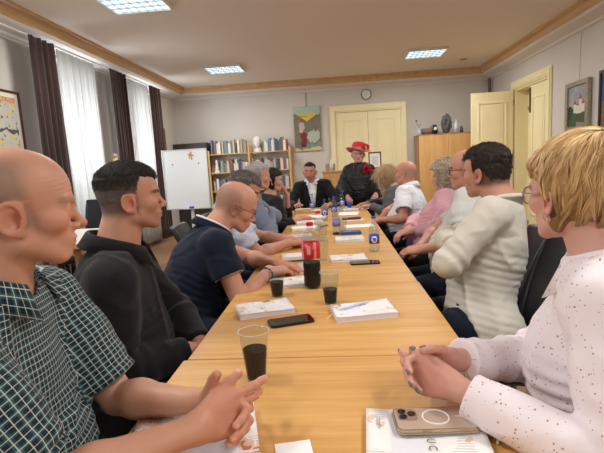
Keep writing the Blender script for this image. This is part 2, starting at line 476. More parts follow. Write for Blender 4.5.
    def leg(s, P, q, i=0.0, low=True):
        w = s.k.get('girth', 1.0)
        d = rc(P, s.hip[q], s.kn[q], .088*w+i, .058+i)
        if low: d = smin(d, rc(P, s.kn[q], s.an[q], .056+i, .039+i*1.3), .025)
        return d
    def neck(s, P, i=0.0):
        nk = s.k.get('neck', 1.0)*(.86 if s.fem else 1.0)
        a = (s.H+s.HR@(A3(0, -.022, -.02)*s.hs)).astype(F32)
        return rc(P, a, (s.nb+s.up*.0).astype(F32), .055*nk+i, .063*nk+i)
    def body(s, P):
        d = s.torso(P)
        d = smin(d, s.neck(P), .03)
        for q in 'RL':
            d = smin(d, s.uarm(P, q), .03)
            d = smin(d, s.leg(P, q), .03)
            d = smin(d, rc(P, s.an[q], s.toe[q], .036, .026), .02)
        for q in 'RL':
            fa = s.farm(P, q)
            c = s.hand[q][0][2]; dist = np.linalg.norm(P-c, axis=1)-.16; near = dist < .05
            hd = np.maximum(dist, .03)
            if near.any(): hd[near] = hand_sdf(P[near], s.hand[q])
            d = smin(d, smin(fa, hd, .018), .0035 if s.k.get('clasp') else .008)
        dh = np.linalg.norm(P-s.H, axis=1)-.17*s.hs; near = dh < .06
        hh = np.maximum(dh, .03)
        if near.any(): hh[near] = head_sdf(((P[near]-s.H)@s.HR)/s.hs, s.k.get('face', {}), s.k.get('res', .006) < .004)*s.hs
        return smin(d, hh, .018)
    def skin_cols(s, V):
        g = s.k.get; base = np.array(lin(tuple(v*w_ for v, w_ in zip(g('skin', (206, 150, 122)), (.965, 1.0, 1.05))))[:3], F32)
        c = np.tile(base, (len(V), 1)); q = ((V-s.H)@s.HR)/s.hs; ax = np.abs(q[:, 0]); y = q[:, 1]; z = q[:, 2]
        def blend(m, col, amt=1.0):
            nonlocal c
            m = (np.clip(m, 0, 1)*amt)[:, None]; c = c*(1-m)+np.array(lin(col)[:3], F32)*m
        def blob(cx, cy, cz, r): return np.exp(-(((ax-cx)**2+(y-cy)**2+(z-cz)**2)/(r*r)))
        red = g('red', (196, 112, 92))
        blend(blob(.045, .075, -.012, .026), red, .35); blend(blob(0, .118, -.018, .014), red, .5); blend(blob(.085, -.008, .005, .03), red, .5)
        lips = g('lips', (178, 98, 88))
        blend((1-sstep(np.sqrt((ax/.024)**2+((z+.0485)/.010)**2), .7, 1.05))*(y > .075)*(y < .12), lips, g('lipamt', .75))
        fine = g('res', .006) < .004
        bc = g('brow', (70, 52, 42))
        bz = .0345+.10*(ax-.03)-6*(ax-.03)**2
        blend((1-sstep(np.abs(z-bz), .0036, .0085))*sstep(ax, .008, .016)*(1-sstep(ax, .052, .062))*(y > .035), bc, g('browamt', .85))
        if g('stub'):   # clipped hair
            col, am, f = g('stub'); blend(f(q[:, 0], y, z)*(dist_lt(q)), col, am)
        if g('beard'):
            col, am = g('beard'); m = sstep(y, .0, .03)*(1-sstep(z, -.045, -.025))*sstep(z, -.12, -.095)
            blend(m, col, am)
        hands = np.minimum(np.linalg.norm(V-s.hand['R'][0][2], axis=1), np.linalg.norm(V-s.hand['L'][0][2], axis=1))
        blend(1-sstep(hands, .05, .13), g('handcol', red), .25)
        if not g('nails'):
            for Q in 'RL':
                for p, dr, nn, r in s.tips[Q]:
                    ctr = p+nn*r*.9+dr*.001; blend(1-sstep(np.linalg.norm(V-ctr, axis=1), .0045, .0065), (226, 170, 160), .8)
                    
        n = noise3(V, 45, 3)*.035+noise3(V, 160, 5)*.02
        return np.clip(c*(1+n[:, None]), 0, 1)
    def build(s):
        g = s.k.get; t0 = time.time(); h = g('res', .006)
        pts = [s.H+A3(0, 0, .15), s.H-A3(.13, .13, 0), s.H+A3(.13, .13, 0), s.pel+.2, s.pel-.2]+[v for dct in (s.sh, s.el, s.wr, s.hip, s.kn, s.an, s.toe) for v in dct.values()]
        for q in 'RL': pts += [p for p, *_ in s.tips[q]]
        pts = np.array(pts); lo = pts.min(0)-.09; hi = pts.max(0)+.09
        lo[2] = min(lo[2], 0.0) if not g('stand') else -.02
        fine = []
        fh = g('facer', h)
        fine.append((s.H-.125*s.hs, s.H+A3(.125, .125, .15)*s.hs, fh))
        for q in 'RL':
            hp = np.array([p for p, *_ in s.tips[q]]+[s.wr[q]]+[a for _, a, *_ in s.hand[q]])
            fine.append((hp.min(0)-.015, hp.max(0)+.015, g('handr', fh)))
        s.base = g('bh', max(h, .006))
        V, Q = nets(s.body, axes_for(lo, hi, s.base, fine))
        cols = s.skin_cols(V)
        org = A3(s.pel[0], s.pel[1], 0); s.org = org; EV, EQ, EC = s.eye_islands(); nq = len(Q); nV = len(V)
        V = np.concatenate((V, EV)); Q = np.concatenate((Q, EQ+nV)); cols = np.concatenate((cols, EC))
        me = np_mesh('person', V-org, Q, cols); mi = np.zeros(len(Q), np.int32); mi[nq:] = 1; me.polygons.foreach_set('material_index', mi)
        eye_mat = g('eyemat', (70, 50, 35))
        o = link('person', me, [vcmat('skin', .48, sss=.12, bump=.05, bscale=420), M_eyes(eye_mat)], None, tuple(float(x) for x in org))
        tag(o, g('label'), 'person', g('group')); s.o = o
        print('BODY', g('label')[:40], len(V), round(time.time()-t0, 1)); return o
    def put(s, name, me, m, label=None):
        o = link(name, me, m, s.o); 
        if label: o['label'] = label
        return o
    def eye_islands(s):
        """eyeballs are islands of the body mesh; returns verts, quads/tris, colours"""
        g = s.k.get; fine = g('res', .006) < .004; gd = nrm(A3(*g('gaze', (0, 1, 0)))); VV = []; QQ = []; CC = []; nu, nv = 20, 12; b = 0
        iris = np.array(lin(g('eyemat', (70, 50, 35)))[:3]); wh = np.array(lin((225, 218, 210))[:3])
        for sg in (1, -1):
            c = A3(.031*sg, .0755 if fine else .0772, .0148); r = .0128
            th = np.linspace(.06, PI-.06, nv); ph = np.arange(nu)*2*PI/nu
            p = np.stack((np.sin(th)[:, None]*np.cos(ph), np.repeat(np.cos(th)[:, None], nu, 1), np.sin(th)[:, None]*np.sin(ph)), -1).reshape(-1, 3)
            d = p@gd; col = np.where((d > .975)[:, None], .01, np.where((d > .88)[:, None], iris, wh))
            VV.append(s.H+((c+p*r)*s.hs)@s.HR.T); CC.append(col)
            i = np.arange(nv-1)[:, None]; j = np.arange(nu)[None]
            QQ.append((np.stack((i*nu+j, i*nu+(j+1) % nu, (i+1)*nu+(j+1) % nu, (i+1)*nu+j), -1).reshape(-1, 4)+b)); b += nu*nv
        return np.concatenate(VV), np.concatenate(QQ), np.concatenate(CC)
    # ---- clothes
    def garment(s, name, m, parts, i=.014, h=None, label=None, fold=.0035, fseed=1, cut=None, neckr=.005, cuff=.012, frq=1.0, wedge=None, shiftz=0):
        """parts: subset of torso, uarm, farm(short part), leg, pel"""
        g = s.k.get; h = h or max(.0045, g('res', .006)*1.5 if g('res', .006) < .004 else .0075)
        U = s.up; T = s.T; Lt_ = float(np.linalg.norm(s.nb-s.pel))
        slv = g('sleeve', .6)         # short-sleeve length along the upper arm
        def groups(P):
            out = []
            if 'torso' in parts:
                out.append(('torso', s.torso(P, i)))
            for q in 'RL':
                if 'long' in parts or 'short' in parts:
                    ax = nrm(s.el[q]-s.sh[q]); Lu = float(np.linalg.norm(s.el[q]-s.sh[q]))
                    tt = (P-s.sh[q])@ax
                    si = g('slv_i', min(i, .012)); fo = fold*.55*np.exp(-((tt-Lu*.9)/.07)**2)*np.sin(tt*110*frq+4.5*noise3(P, 12, fseed+3))
                    fo += fold*.9*(1-np.abs(noise3(P*A3(1, 1, .7), 20*frq, fseed)))**3
                    if 'short' in parts:
                        d = s.uarm(P, q, si+.004, si+cuff)-fo*.8
                        d = smax(d, tt-Lu*slv, .004)
                        inner = np.maximum(s.uarm(P, q, si+.0, si+cuff-.006), -(tt-(Lu*slv-.02)))
                        d = np.maximum(d, -inner)
                        out.append(('u'+q, d))
                    else:
                        out.append(('u'+q, s.uarm(P, q, si, si+.003)-fo))
                        ax2 = nrm(s.wr[q]-s.el[q]); L2 = float(np.linalg.norm(s.wr[q]-s.el[q])); t2 = (P-s.el[q])@ax2
                        f2 = fold*.5*np.exp(-((t2-.02)/.07)**2)*np.sin(t2*110*frq+4*noise3(P, 12, fseed+9))+fold*.7*(1-np.abs(noise3(P, 25*frq, fseed+2)))**2
                        d = s.farm(P, q, si+.002, si+g('cuffw', .004))-f2
                        d = smax(d, t2-(L2-g('cuffback', .012)), .004)
                        out.append(('f'+q, d))
                if 'leg' in parts:
                    t3 = (P-s.kn[q])@nrm(s.hip[q]-s.kn[q])
                    out.append(('l'+q, s.leg(P, q, i)-fold*(1-np.abs(noise3(P, 20, fseed)))**2))
                if 'skirt' in parts: pass
            if 'pel' in parts:
                w = g('girth', 1.0)
                d = smin(el(P, s.pel+U*.03+T[:, 1]*.005, ((.172 if s.fem else .160)*w+i, .125*w+i, .12+i), T), s.torso(P, i-.002), .02)
                d = smax(d, (P-s.pel)@U-.11, .01)
                out.append(('pel', d))
            return out
        def sdf(P):
            gs = groups(P); d = None
            for t, e in gs:
                if t == 'torso':
                    hu = (P-s.pel)@U
                    e = e-fold*(1-np.abs(noise3(P*A3(1, 1, .6), 16*frq, fseed+5)))**3*1.2; hf = g('hfold', .0022); e = e-hf*np.sin(hu*205+4.2*noise3(P, 11, fseed+1)+6*np.abs((P-s.pel)@T[:, 0]))*sstep(-hu, -Lt_*.8, -Lt_*.45)*(.5+.5*noise3(P, 7, fseed+8))*2
                    e = smax(e, -(hu-g('hem', -.04)), .006)
                    if wedge is not None: e = wedge(s, P, e)
                if t[0] == 'u' and 'short' not in parts and wedge is not None: pass
                d = e if d is None else smin(d, e, .03 if t[0] in 'u' else .02)
            if 'torso' in parts and neckr is not None:
                nk = s.neck(P, neckr); d = smax(d, -np.maximum(nk, -((P-s.nb)@U+.035)), .004)
                d = smax(d, (P-s.nb)@U-g('necktop', .024), .006)
            if cut is not None: d = cut(s, P, d)
            return d
        pts = [s.nb+A3(0, 0, .05), s.pel-.24, s.pel+.24]+list(s.sh.values())
        if 'long' in parts or 'short' in parts: pts += list(s.el.values())
        if 'long' in parts: pts += list(s.wr.values())
        if 'leg' in parts: pts += list(s.kn.values())+list(s.an.values())
        if g('belly') : pts += [s.pel+T[:, 1]*.3]
        pts = np.array(pts); lo = pts.min(0)-.11; hi = pts.max(0)+.11; lo[2] = max(lo[2], .005)
        V, Q = nets(sdf, axes_for(lo, hi, h))
        C = V[Q].mean(1); gs = groups(C); lab = np.argmin(np.stack([e for _, e in gs]), 0)
        P4 = V[Q].reshape(-1, 3); L4 = np.repeat(lab, 4); C4 = np.repeat(C, 4, 0); uv = np.zeros((len(P4), 2), F32)
        for gi, (t, _) in enumerate(gs):
            msk = L4 == gi
            if not msk.any(): continue
            if t in ('torso', 'pel'): o0 = s.pel; X = T[:, 0]; Y = T[:, 1]; Z = U; rr = .15
            else:
                a, b, rr = {'u': (s.sh, s.el, .055), 'f': (s.el, s.wr, .04), 'l': (s.hip, s.kn, .08)}[t[0]]
                a = a[t[1]]; b = b[t[1]]; o0 = a; Z = nrm(b-a); X = nrm(np.cross(Z, A3(.3, .2, 1) if abs(Z[2]) < .9 else A3(1, 0, 0))); Y = np.cross(Z, X).astype(F32)
            def ang(W): 
                W = W-o0; return np.arctan2(W@X, W@Y)
            a4 = ang(P4[msk]); ac = ang(C4[msk]); a4 = ac+((a4-ac+PI) % (2*PI)-PI)
            uv[msk, 0] = a4*rr; uv[msk, 1] = (P4[msk]-o0)@Z
        me = np_mesh(name, V-s.org, Q, None, uv)
        return s.put(name, me, m, label)
    def collar(s, m, r=.073, hgt=.036, drop=.050, tip=.03, open_=.35, lift=.0, name='collar', label=None, flare=.030):
        """folded shirt collar round the neck"""
        f = nrm(s.T[:, 1]); U = nrm(s.nb-s.pel+A3(0, 0, .2)+(s.H-s.nb)*.5); f = nrm(f-(f@U)*U); R_ = np.cross(f, U).astype(F32)
        nk = s.k.get('neck', 1.0)*(.88 if s.fem else 1.0); r = r*nk; c = s.nb+U*(lift+.030)+f*.004; s.cax = U
        n = 56; pr = []
        for i in range(n):
            a = -PI+open_+(2*PI-2*open_)*i/(n-1)      # 0 = back
            fr = abs(a)/PI                           # 0 back .. 1 front
            dirv = -f*math.cos(a)*1.08+R_*math.sin(a)
            top = hgt*(1-.75*fr**2.2); dip = -.028*fr**2
            dl = drop+tip*max(0, (fr-.62)/.38)**1.5
            fl = flare+.012*fr
            base = c+U*dip
            pr.append([base+dirv*r, base+dirv*(r*.97)+U*top, base+dirv*(r*.99+.004)+U*(top+.0025), base+dirv*(r+.008)+U*(top-.002),
                       base+dirv*(r+fl)+U*(top-dl), base+dirv*(r+fl-.004)+U*(top-dl-.001), base+dirv*(r+.006)+U*(top-.012), base+dirv*(r+.004)])
        V = np.array(pr, F32).reshape(-1, 3)-s.org; k = 8; Q = []
        for i in range(n-1):
            for j in range(k): Q.append((i*k+j, i*k+(j+1) % k, (i+1)*k+(j+1) % k, (i+1)*k+j))
        for e in (0, (n-1)*k): Q += [(e, e+1, e+2, e+3), (e, e+3, e+6, e+7), (e+3, e+4, e+5, e+6)]
        me = np_mesh(name, V, np.array(Q)); 
        u = me.uv_layers.new(name='cloth'); uvd = np.zeros((len(me.loops), 2), F32); vi = np.zeros(len(me.loops), np.int32); me.loops.foreach_get('vertex_index', vi)
        per = np.array([0, .03, .033, .036, .075, .08, .05, .04]); uvd[:, 0] = (vi//k)*(2*PI*r/n); uvd[:, 1] = per[vi % k]; u.data.foreach_set('uv', uvd.ravel())
        bm = bmesh.new(); bm.from_mesh(me); bmesh.ops.recalc_face_normals(bm, faces=bm.faces); bm.to_mesh(me); bm.free()
        return s.put(name, me, m, label)
    # ---- hair
    def hair(s, m, thick, h=.004, noise=.0015, nf=120, seed=1, extra=None, name='hair', label=None, cols=None, bound=.16, down=.16):
        """thick(x,y,z) -> hair thickness in head-local metres (negative = bare)"""
        opt = dict(s.k.get('face', {})); opt['no_ear'] = True; opt.pop('wrinkle', None)
        def loc(q):
            d = head_sdf(q, opt, False)
            t = thick(q[:, 0], q[:, 1], q[:, 2])
            d = d-t+noise*noise3(q, nf, seed)
            if extra is not None: d = extra(q, d)
            return d
        s.hairloc = loc; s.hth = thick; s.htab = None
        sdf = lambda P: loc(((P-s.H)@s.HR)/s.hs)*s.hs
        lo = s.H-A3(bound, bound, down); hi = s.H+A3(bound, bound, .19)
        V, Q = nets(sdf, axes_for(lo, hi, h))
        cc = None
        if cols is not None: cc = cols(((V-s.H)@s.HR)/s.hs)
        return s.put(name, np_mesh(name, V-s.org, Q, cc), m, label)
    def strands(s, m, n, path, w=.0012, cols=None, name='hair_strands', seg=12, seed=1, label=None, jit=.004, taper=.3):
        """path(u,k,rng)-> (seg,3) head-local points"""
        rng = np.random.RandomState(seed); VV = []; QQ = []; CC = []; b = 0
        for i in range(n):
            p = path(rng)
            if p is None: continue
            p = np.asarray(p, F32); L = len(p)
            t = np.gradient(p, axis=0); t /= np.linalg.norm(t, axis=1)[:, None]+1e-9
            a = np.cross(t, A3(.2, .3, 1)); a /= np.linalg.norm(a, axis=1)[:, None]+1e-9; c = np.cross(t, a)
            ww = w*(.6+.8*rng.rand())*np.interp(np.linspace(0, 1, L), [0, .15, .7, 1], [.7, 1, 1, taper])[:, None]
            ring = np.stack((p+a*ww, p-a*ww*.5+c*ww*.87, p-a*ww*.5-c*ww*.87), 1).reshape(-1, 3)
            VV.append(ring)
            ii = np.arange(L-1)
            for j in range(3): QQ.append(np.stack((b+ii*3+j, b+ii*3+(j+1) % 3, b+(ii+1)*3+(j+1) % 3, b+(ii+1)*3+j), -1))
            b += L*3
            if cols is not None: CC.append(np.tile(np.clip(cols(rng, p), 0, 1), (1, 1)).repeat(3, 0) if False else np.repeat(cols(rng, p), 3, 0))
        V = np.concatenate(VV); V = (V*s.hs)@s.HR.T+s.H-s.org
        return s.put(name, np_mesh(name, V, np.concatenate(QQ), np.concatenate(CC) if CC else None), m, label)
    def fuzz(s, m, n, length, cols, where=None, comb=(0, -1, .2), up=.6, w=.0011, seed=3, curl=0, name='hair_strands'):
        """short hairs rooted on the hair surface"""
        rng = np.random.RandomState(seed); D = rng.normal(size=(n*3, 3)).astype(F32); D /= np.linalg.norm(D, axis=1)[:, None]
        c0, r = hair_radius(s, D); P = c0+D*r[:, None]
        ok = (s.hth(P[:, 0]*.94, P[:, 1]*.94, P[:, 2]*.97) > .001) if where is None else where(P)
        P = P[ok][:n]; e = .002
        N_ = np.stack([s.hairloc(P+v)-s.hairloc(P-v) for v in (A3(e, 0, 0), A3(0, e, 0), A3(0, 0, e))], -1); N_ /= np.linalg.norm(N_, axis=1)[:, None]+1e-9
        C_ = A3(*comb) if not callable(comb) else comb(P); C_ = C_+rng.normal(size=P.shape)*.28; C_ = C_-(C_*N_).sum(1)[:, None]*N_; C_ /= np.linalg.norm(C_, axis=1)[:, None]+1e-9
        L_ = length*(.6+.7*rng.rand(len(P)))[:, None]; k = 5; pts = []
        for j in range(k):
            t = j/(k-1); pts.append(P-N_*.002+N_*L_*up*t*(1-.35*t)+C_*L_*(.35*t+.65*t*t))
        pts = np.stack(pts, 1); it = iter(range(len(P)))
        def path(r_): return pts[next(it)]
        return s.strands(m, len(P), path, w=w, cols=cols, name=name, seed=seed)
    def glasses(s, frame, lens, w=.034, hh=.019, y=.104, z=.012, r=.0013, half=False, label=None):
        L = lambda x, yy, zz: Vector([float(a) for a in (s.H+s.HR@(A3(x, yy, zz)*s.hs)-s.org)])
        mb = MB(); lb = MB()
        for sg in (1, -1):
            cx = .033*sg; pts = []; lp = []
            for i in range(25):
                a = 2*PI*i/24; ca, sa = math.cos(a), math.sin(a)
                px = cx+w*.78*math.copysign(abs(ca)**.75, ca); pz = z+hh*math.copysign(abs(sa)**.8, sa); py = y-abs(px)**2*4
                pts.append(L(px, py, pz)); 
            use = pts if not half else pts[:13]
            mb.tube(use, r*s.hs, 6)
            vs = [lb.bm.verts.new(p) for p in pts[:-1]]; lb.bm.faces.new(vs)
            ex = .033+w*.78; yy = y-ex**2*4
            mb.tube([L(sg*ex, yy, z+.006), L(sg*(ex+.008), yy-.006, z+.008), L(sg*.0755, .03, z+.006), L(sg*.079, -.004, z+.012), L(sg*.079, -.018, z-.004)], r*s.hs*1.1, 6)
        mb.tube([L(-.0085, y-.001, z+.006), L(0, y+.002, z+.009), L(.0085, y-.001, z+.006)], r*s.hs, 6)
        g = mb.build('glasses', frame, s.o, smooth=True)
        if label: g['label'] = label
        lb.build('lens', lens, g)
        return g
def dist_lt(q): return (np.linalg.norm(q, axis=1) < .2).astype(F32)
def M_eyes(c): return vcmat('eyes', .12, spec=.6)
def shoes(s, m):
    def sdf(P):
        d = None
        for q in 'RL':
            f = s.PR; c = (s.an[q]*.45+s.toe[q]*.55).astype(F32); c = c.copy(); c[2] = .045
            e = el(P, c, (.048, .145, .048), f); e = smin(e, rc(P, s.an[q]-A3(0, 0, .01), s.an[q]-A3(0, 0, .03), .048, .05), .02)
            d = e if d is None else np.minimum(d, e)
        return smax(d, -(P[:, 2]-.012), .004)
    pts = np.array(list(s.an.values())+list(s.toe.values())); V, Q = nets(sdf, axes_for(pts.min(0)-.13, pts.max(0)+.13, .009))
    # one shoe per foot
    side = ((V-(s.an['R']+s.an['L'])/2)@s.PR[:, 0]) > 0
    for q, msk in (('R', side), ('L', ~side)):
        fm = msk[Q[:, 0]]; Qs = Q[fm]; u, inv = np.unique(Qs, return_inverse=True)
        s.put('shoe', np_mesh('shoe', V[u]-s.org, inv.reshape(-1, 4)), m)
# ------------------------------------------------------------------ cloth patterns and hair functions
def creases(m, strength=.55, scale=9.0):
    """soft creases of the cloth, as a bump"""
    nt = m.node_tree; N = nt.nodes; L = nt.links; B = N['Principled BSDF']; tc = N.new('ShaderNodeTexCoord'); n1 = N.new('ShaderNodeTexNoise'); n1.noise_type = 'RIDGED_MULTIFRACTAL'
    n1.inputs['Scale'].default_value = scale; n1.inputs['Detail'].default_value = 2.5; n1.inputs['Distortion'].default_value = .6; n1.inputs['Roughness'].default_value = .4
    mp = N.new('ShaderNodeMapping'); mp.inputs['Scale'].default_value = (1, 1, 1.6); mp.inputs['Rotation'].default_value = (.4, .5, .3); L.new(tc.outputs['Object'], mp.inputs[0]); L.new(mp.outputs[0], n1.inputs['Vector'])
    bp = N.new('ShaderNodeBump'); bp.inputs['Strength'].default_value = strength; bp.inputs['Distance'].default_value = .02; L.new(n1.outputs['Fac'], bp.inputs['Height'])
    old = B.inputs['Normal'].links
    if old: L.new(old[0].from_socket, bp.inputs['Normal'])
    L.new(bp.outputs[0], B.inputs['Normal']); return m
def cloth(name, rgb, rough=.85, bump=.2, var=.05, bscale=500, sheen=.1):
    if name in MATS: return MATS[name]
    return creases(mat(name, rgb, rough, bump=bump, bscale=bscale, var=var, vscale=30, spec=.2, sheen=sheen))
def plaid(N, L, uv, B):
    sp = N.new('ShaderNodeSeparateXYZ'); L.new(uv, sp.inputs[0]); u, v = sp.outputs[0], sp.outputs[1]
    def band(x, per, wd, ph=0):
        f = math_(N, L, 'FRACT', math_(N, L, 'ADD', math_(N, L, 'DIVIDE', x, per), ph))
        return math_(N, L, 'LESS_THAN', math_(N, L, 'ABSOLUTE', math_(N, L, 'SUBTRACT', f, .5)), wd/per/2)
    per = .0112
    gu = band(u, per*2, .007, .25); gv = band(v, per*2, .007, .25)
    g = math_(N, L, 'MULTIPLY', math_(N, L, 'ADD', gu, gv), .5)
    base = mixc(N, L, g, lin((22, 42, 54)), lin((62, 98, 104)))
    wu = band(u, per, .00135); wv = band(v, per, .00135)
    w = math_(N, L, 'MULTIPLY', math_(N, L, 'ADD', wu, wv), .5)
    w = math_(N, L, 'MULTIPLY', math_(N, L, 'POWER', w, .5), .85)
    L.new(mixc(N, L, w, base, lin((214, 222, 214))), B.inputs['Base Color'])
def dots(N, L, uv, B):
    vo = N.new('ShaderNodeTexVoronoi'); vo.inputs['Scale'].default_value = 135; vo.inputs['Randomness'].default_value = 1
    L.new(uv, vo.inputs['Vector'])
    cs = N.new('ShaderNodeSeparateColor'); L.new(vo.outputs['Color'], cs.inputs[0])
    rad = math_(N, L, 'MULTIPLY_ADD', cs.outputs[1], .16, .10)
    m = math_(N, L, 'MULTIPLY', math_(N, L, 'LESS_THAN', vo.outputs['Distance'], rad), math_(N, L, 'GREATER_THAN', cs.outputs[0], .30))
    L.new(mixc(N, L, m, lin((238, 230, 236)), lin((176, 150, 112))), B.inputs['Base Color'])
    L.new(math_(N, L, 'MULTIPLY', m, .85), B.inputs['Metallic']); L.new(math_(N, L, 'MULTIPLY_ADD', m, -.5, .8), B.inputs['Roughness'])
def short_hair(line=.062, t=.009, back=-.03, side=.0, bald=None, ts=.25):
    """cut men's hair: front hairline at height `line`, temples, round the ears"""
    def f(x, y, z):
        ax = np.abs(x)
        fr = z-line+np.maximum(0, .03-y)*.55-np.maximum(0, ax-.03)*.35*(y > .03)
        fr = fr+.0035*noise3(np.stack((x, y, z), -1), 190, 12)+.003*noise3(np.stack((x, y, z), -1), 60, 13)
        top = sstep(fr, -.008, .016)
        sideburn = sstep(z, side-.012, side+.004)*(1-sstep(y, .018, .03))
        backm = (1-sstep(y, back-.008, back+.006))*sstep(z, -.055, -.03)
        m = np.maximum(np.maximum(top, sideburn), backm)
        # ear gap
        m = m*(1-(1-sstep(np.sqrt(((y+.006)/.020)**2+((z-.0)/.034)**2), .85, 1.1))*(ax > .05))
        m = m*(1-sstep(y, .075, .1)*(z < .07))
        tt = t*(ts+(1-ts)*sstep(z, .045, .105))
        if bald: m = m*bald(x, y, z)
        return m*(tt+.004)-.004
    return f
def strand_cols(c1, c2):
    a = np.array(lin(c1)[:3]); b = np.array(lin(c2)[:3])
    def f(rng, p):
        k = rng.rand()**1.2; return np.tile(a*(1-k)+b*k, (len(p), 1))*(.85+.3*rng.rand())
    return f
def hair_radius(s, D, lo=.02, hi=.22):
    """distance from the skull centre to the hair surface along directions D (head-local), from a table"""
    c = A3(0, -.01, .03); nt_, np_ = 120, 240
    if s.htab is None:
        th, ph = np.meshgrid(np.linspace(0, PI, nt_), np.linspace(-PI, PI, np_), indexing='ij'); G = np.stack((np.sin(th)*np.cos(ph), np.sin(th)*np.sin(ph), np.cos(th)), -1).reshape(-1, 3).astype(F32)
        a = np.full(len(G), lo, F32); b = np.full(len(G), hi, F32)
        for _ in range(11):
            m = (a+b)/2; d = s.hairloc(c+G*m[:, None]); a = np.where(d < 0, m, a); b = np.where(d < 0, b, m)
        s.htab = a.reshape(nt_, np_)
    D = np.asarray(D, F32); ft = np.arccos(np.clip(D[:, 2], -1, 1))/PI*(nt_-1); fp = (np.arctan2(D[:, 1], D[:, 0])+PI)/(2*PI)*(np_-1)
    i = np.minimum(ft.astype(int), nt_-2); j = np.minimum(fp.astype(int), np_-2); u = ft-i; v = fp-j; T_ = s.htab
    return c, ((T_[i, j]*(1-u)+T_[i+1, j]*u)*(1-v)+(T_[i, j+1]*(1-u)+T_[i+1, j+1]*u)*v).astype(F32)
def clasp(c, F, ang=38, zup=.12, thumb_up=True, curlR=None, curlL=None, gap=.010, bk=.088, size=1.0, tR=None, tL=None):
    """two interlaced hands: c crossing point, F forward direction"""
    c = A3(*c); F = nrm(F); Lf = nrm(np.cross(A3(0, 0, 1), F)); Z = nrm(np.cross(F, Lf)); ca, sa = math.cos(math.radians(ang)), math.sin(math.radians(ang))
    out = {}
    for q, sg in (('R', 1), ('L', -1)):
        u = F*ca+Lf*sa*sg; n = F*sa-Lf*ca*sg+Z*zup
        w = c-u*bk*size-Lf*gap*sg+Z*(.0055*sg)
        out['wr'+q] = tuple(float(a) for a in w)
        out['hand'+q] = dict(u=tuple(u), n=tuple(n), curl=(curlR if q == 'R' else curlL) or [(48, 42, 12)]*4, spread=(3, 1, -1, -4), size=size,
                             thumb=(tR if q == 'R' else tL) or ((.75, .6, -.15), (.35, .9, -.2), (.15, .95, -.25)))
    return out

def thin_clear(name, rgb=(245, 248, 250), refl=.10, haze=.05, rough=.04, edge=.6):
    """thin clear plastic or glass sheet: mostly lets light through, reflects a little"""
    if name in MATS: return MATS[name]
    m = bpy.data.materials.new(name); m.use_nodes = True; nt = m.node_tree; N = nt.nodes; L = nt.links
    for n in list(N):
        if n.type != 'OUTPUT_MATERIAL': N.remove(n)
    out = [n for n in N][0]; t = N.new('ShaderNodeBsdfTransparent'); g = N.new('ShaderNodeBsdfGlossy'); d = N.new('ShaderNodeBsdfDiffuse'); lw = N.new('ShaderNodeLayerWeight'); lw.inputs[0].default_value = .25
    t.inputs[0].default_value = lin(rgb); g.inputs['Roughness'].default_value = rough; d.inputs[0].default_value = lin((240, 242, 245))
    a = N.new('ShaderNodeMixShader'); a.inputs[0].default_value = haze; L.new(t.outputs[0], a.inputs[1]); L.new(d.outputs[0], a.inputs[2])
    f = math_(N, L, 'MULTIPLY_ADD', math_(N, L, 'POWER', lw.outputs['Facing'], 3.0), edge, refl*.3); b = N.new('ShaderNodeMixShader'); L.new(f, b.inputs[0]); L.new(a.outputs[0], b.inputs[1]); L.new(g.outputs[0], b.inputs[2]); L.new(b.outputs[0], out.inputs[0])
    MATS[name] = m; return m
def lettering(body, size, parent, loc, rot, m, name='lettering', extrude=.0001):
    cu = bpy.data.curves.new('t', 'FONT'); cu.body = body; cu.size = size; cu.extrude = extrude; cu.align_x = 'CENTER'; cu.resolution_u = 4; t = bpy.data.objects.new('t', cu)
    me = bpy.data.meshes.new_from_object(t); bpy.data.objects.remove(t); return link(name, me, m, parent, loc, rot, smooth=False)
def hcols(top, side, z0=.03, z1=.085, sp=.16):
    a = np.array(lin(top)[:3]); b = np.array(lin(side)[:3])
    def f(q): k = sstep(q[:, 2], z0, z1)[:, None]; return (b*(1-k)+a*k)*(1+sp*noise3(q, 420, 3)[:, None]+sp*noise3(q, 150, 5)[:, None])
    def g(rng, p): k = sstep(p[:, 2], z0, z1)[:, None]; return (b*(1-k)+a*k)*(.6+.9*rng.rand())
    return f, g
# ------------------------------------------------------------------ the room
XL, XR, YF, YB, ZC = -3.4, 3.4, 10.0, -3.2, 3.05
M_wall = mat('painted_wall', (206, 201, 193), .9, bump=.12, bscale=40, var=.02, vscale=2)
M_ceil = mat('painted_ceiling', (232, 222, 210), .95)
M_plaster = mat('white_plaster', (222, 218, 212), .8)
M_wtrim = wood('cornice_wood', (210, 176, 130), (194, 156, 108), 'Y', .5)
M_floor = wood('parquet', (158, 122, 90), (124, 92, 66), 'Y', .8, .35)
M_cream = mat('cream_gloss_paint', (238, 227, 182), .4, var=.02, vscale=3)
M_frame = mat('white_window_frame', (226, 226, 224), .5)
M_glass = thin_clear('window_glass', (250, 252, 255), .05, .0)
def S(o, lab=None):
    o['kind'] = 'structure'
    return o
windows = [(5.30, 6.62), (7.40, 8.80), (1.9, 3.4), (-1.6, -.1)]  # last two are unseen windows, added to bring in more daylight
S(MB().box(XL-.3, XR+.3, YB-.3, YF+.3, -.2, 0).build('floor', M_floor))
S(MB().box(XL-.3, XR+.3, YB-.3, YF+.3, ZC, ZC+.2).build('ceiling', M_ceil))
mb = MB(); y = YB-.3; zb, zt = .75, 2.80
for a, b in sorted(windows):
    mb.box(XL-.3, XL, y, a, 0, ZC); mb.box(XL-.3, XL, a, b, 0, zb); mb.box(XL-.3, XL, a, b, zt, ZC); y = b
mb.box(XL-.3, XL, y, YF+.3, 0, ZC); S(mb.build('wall_left', M_wall))
DX0, DX1 = 7.42, 8.76
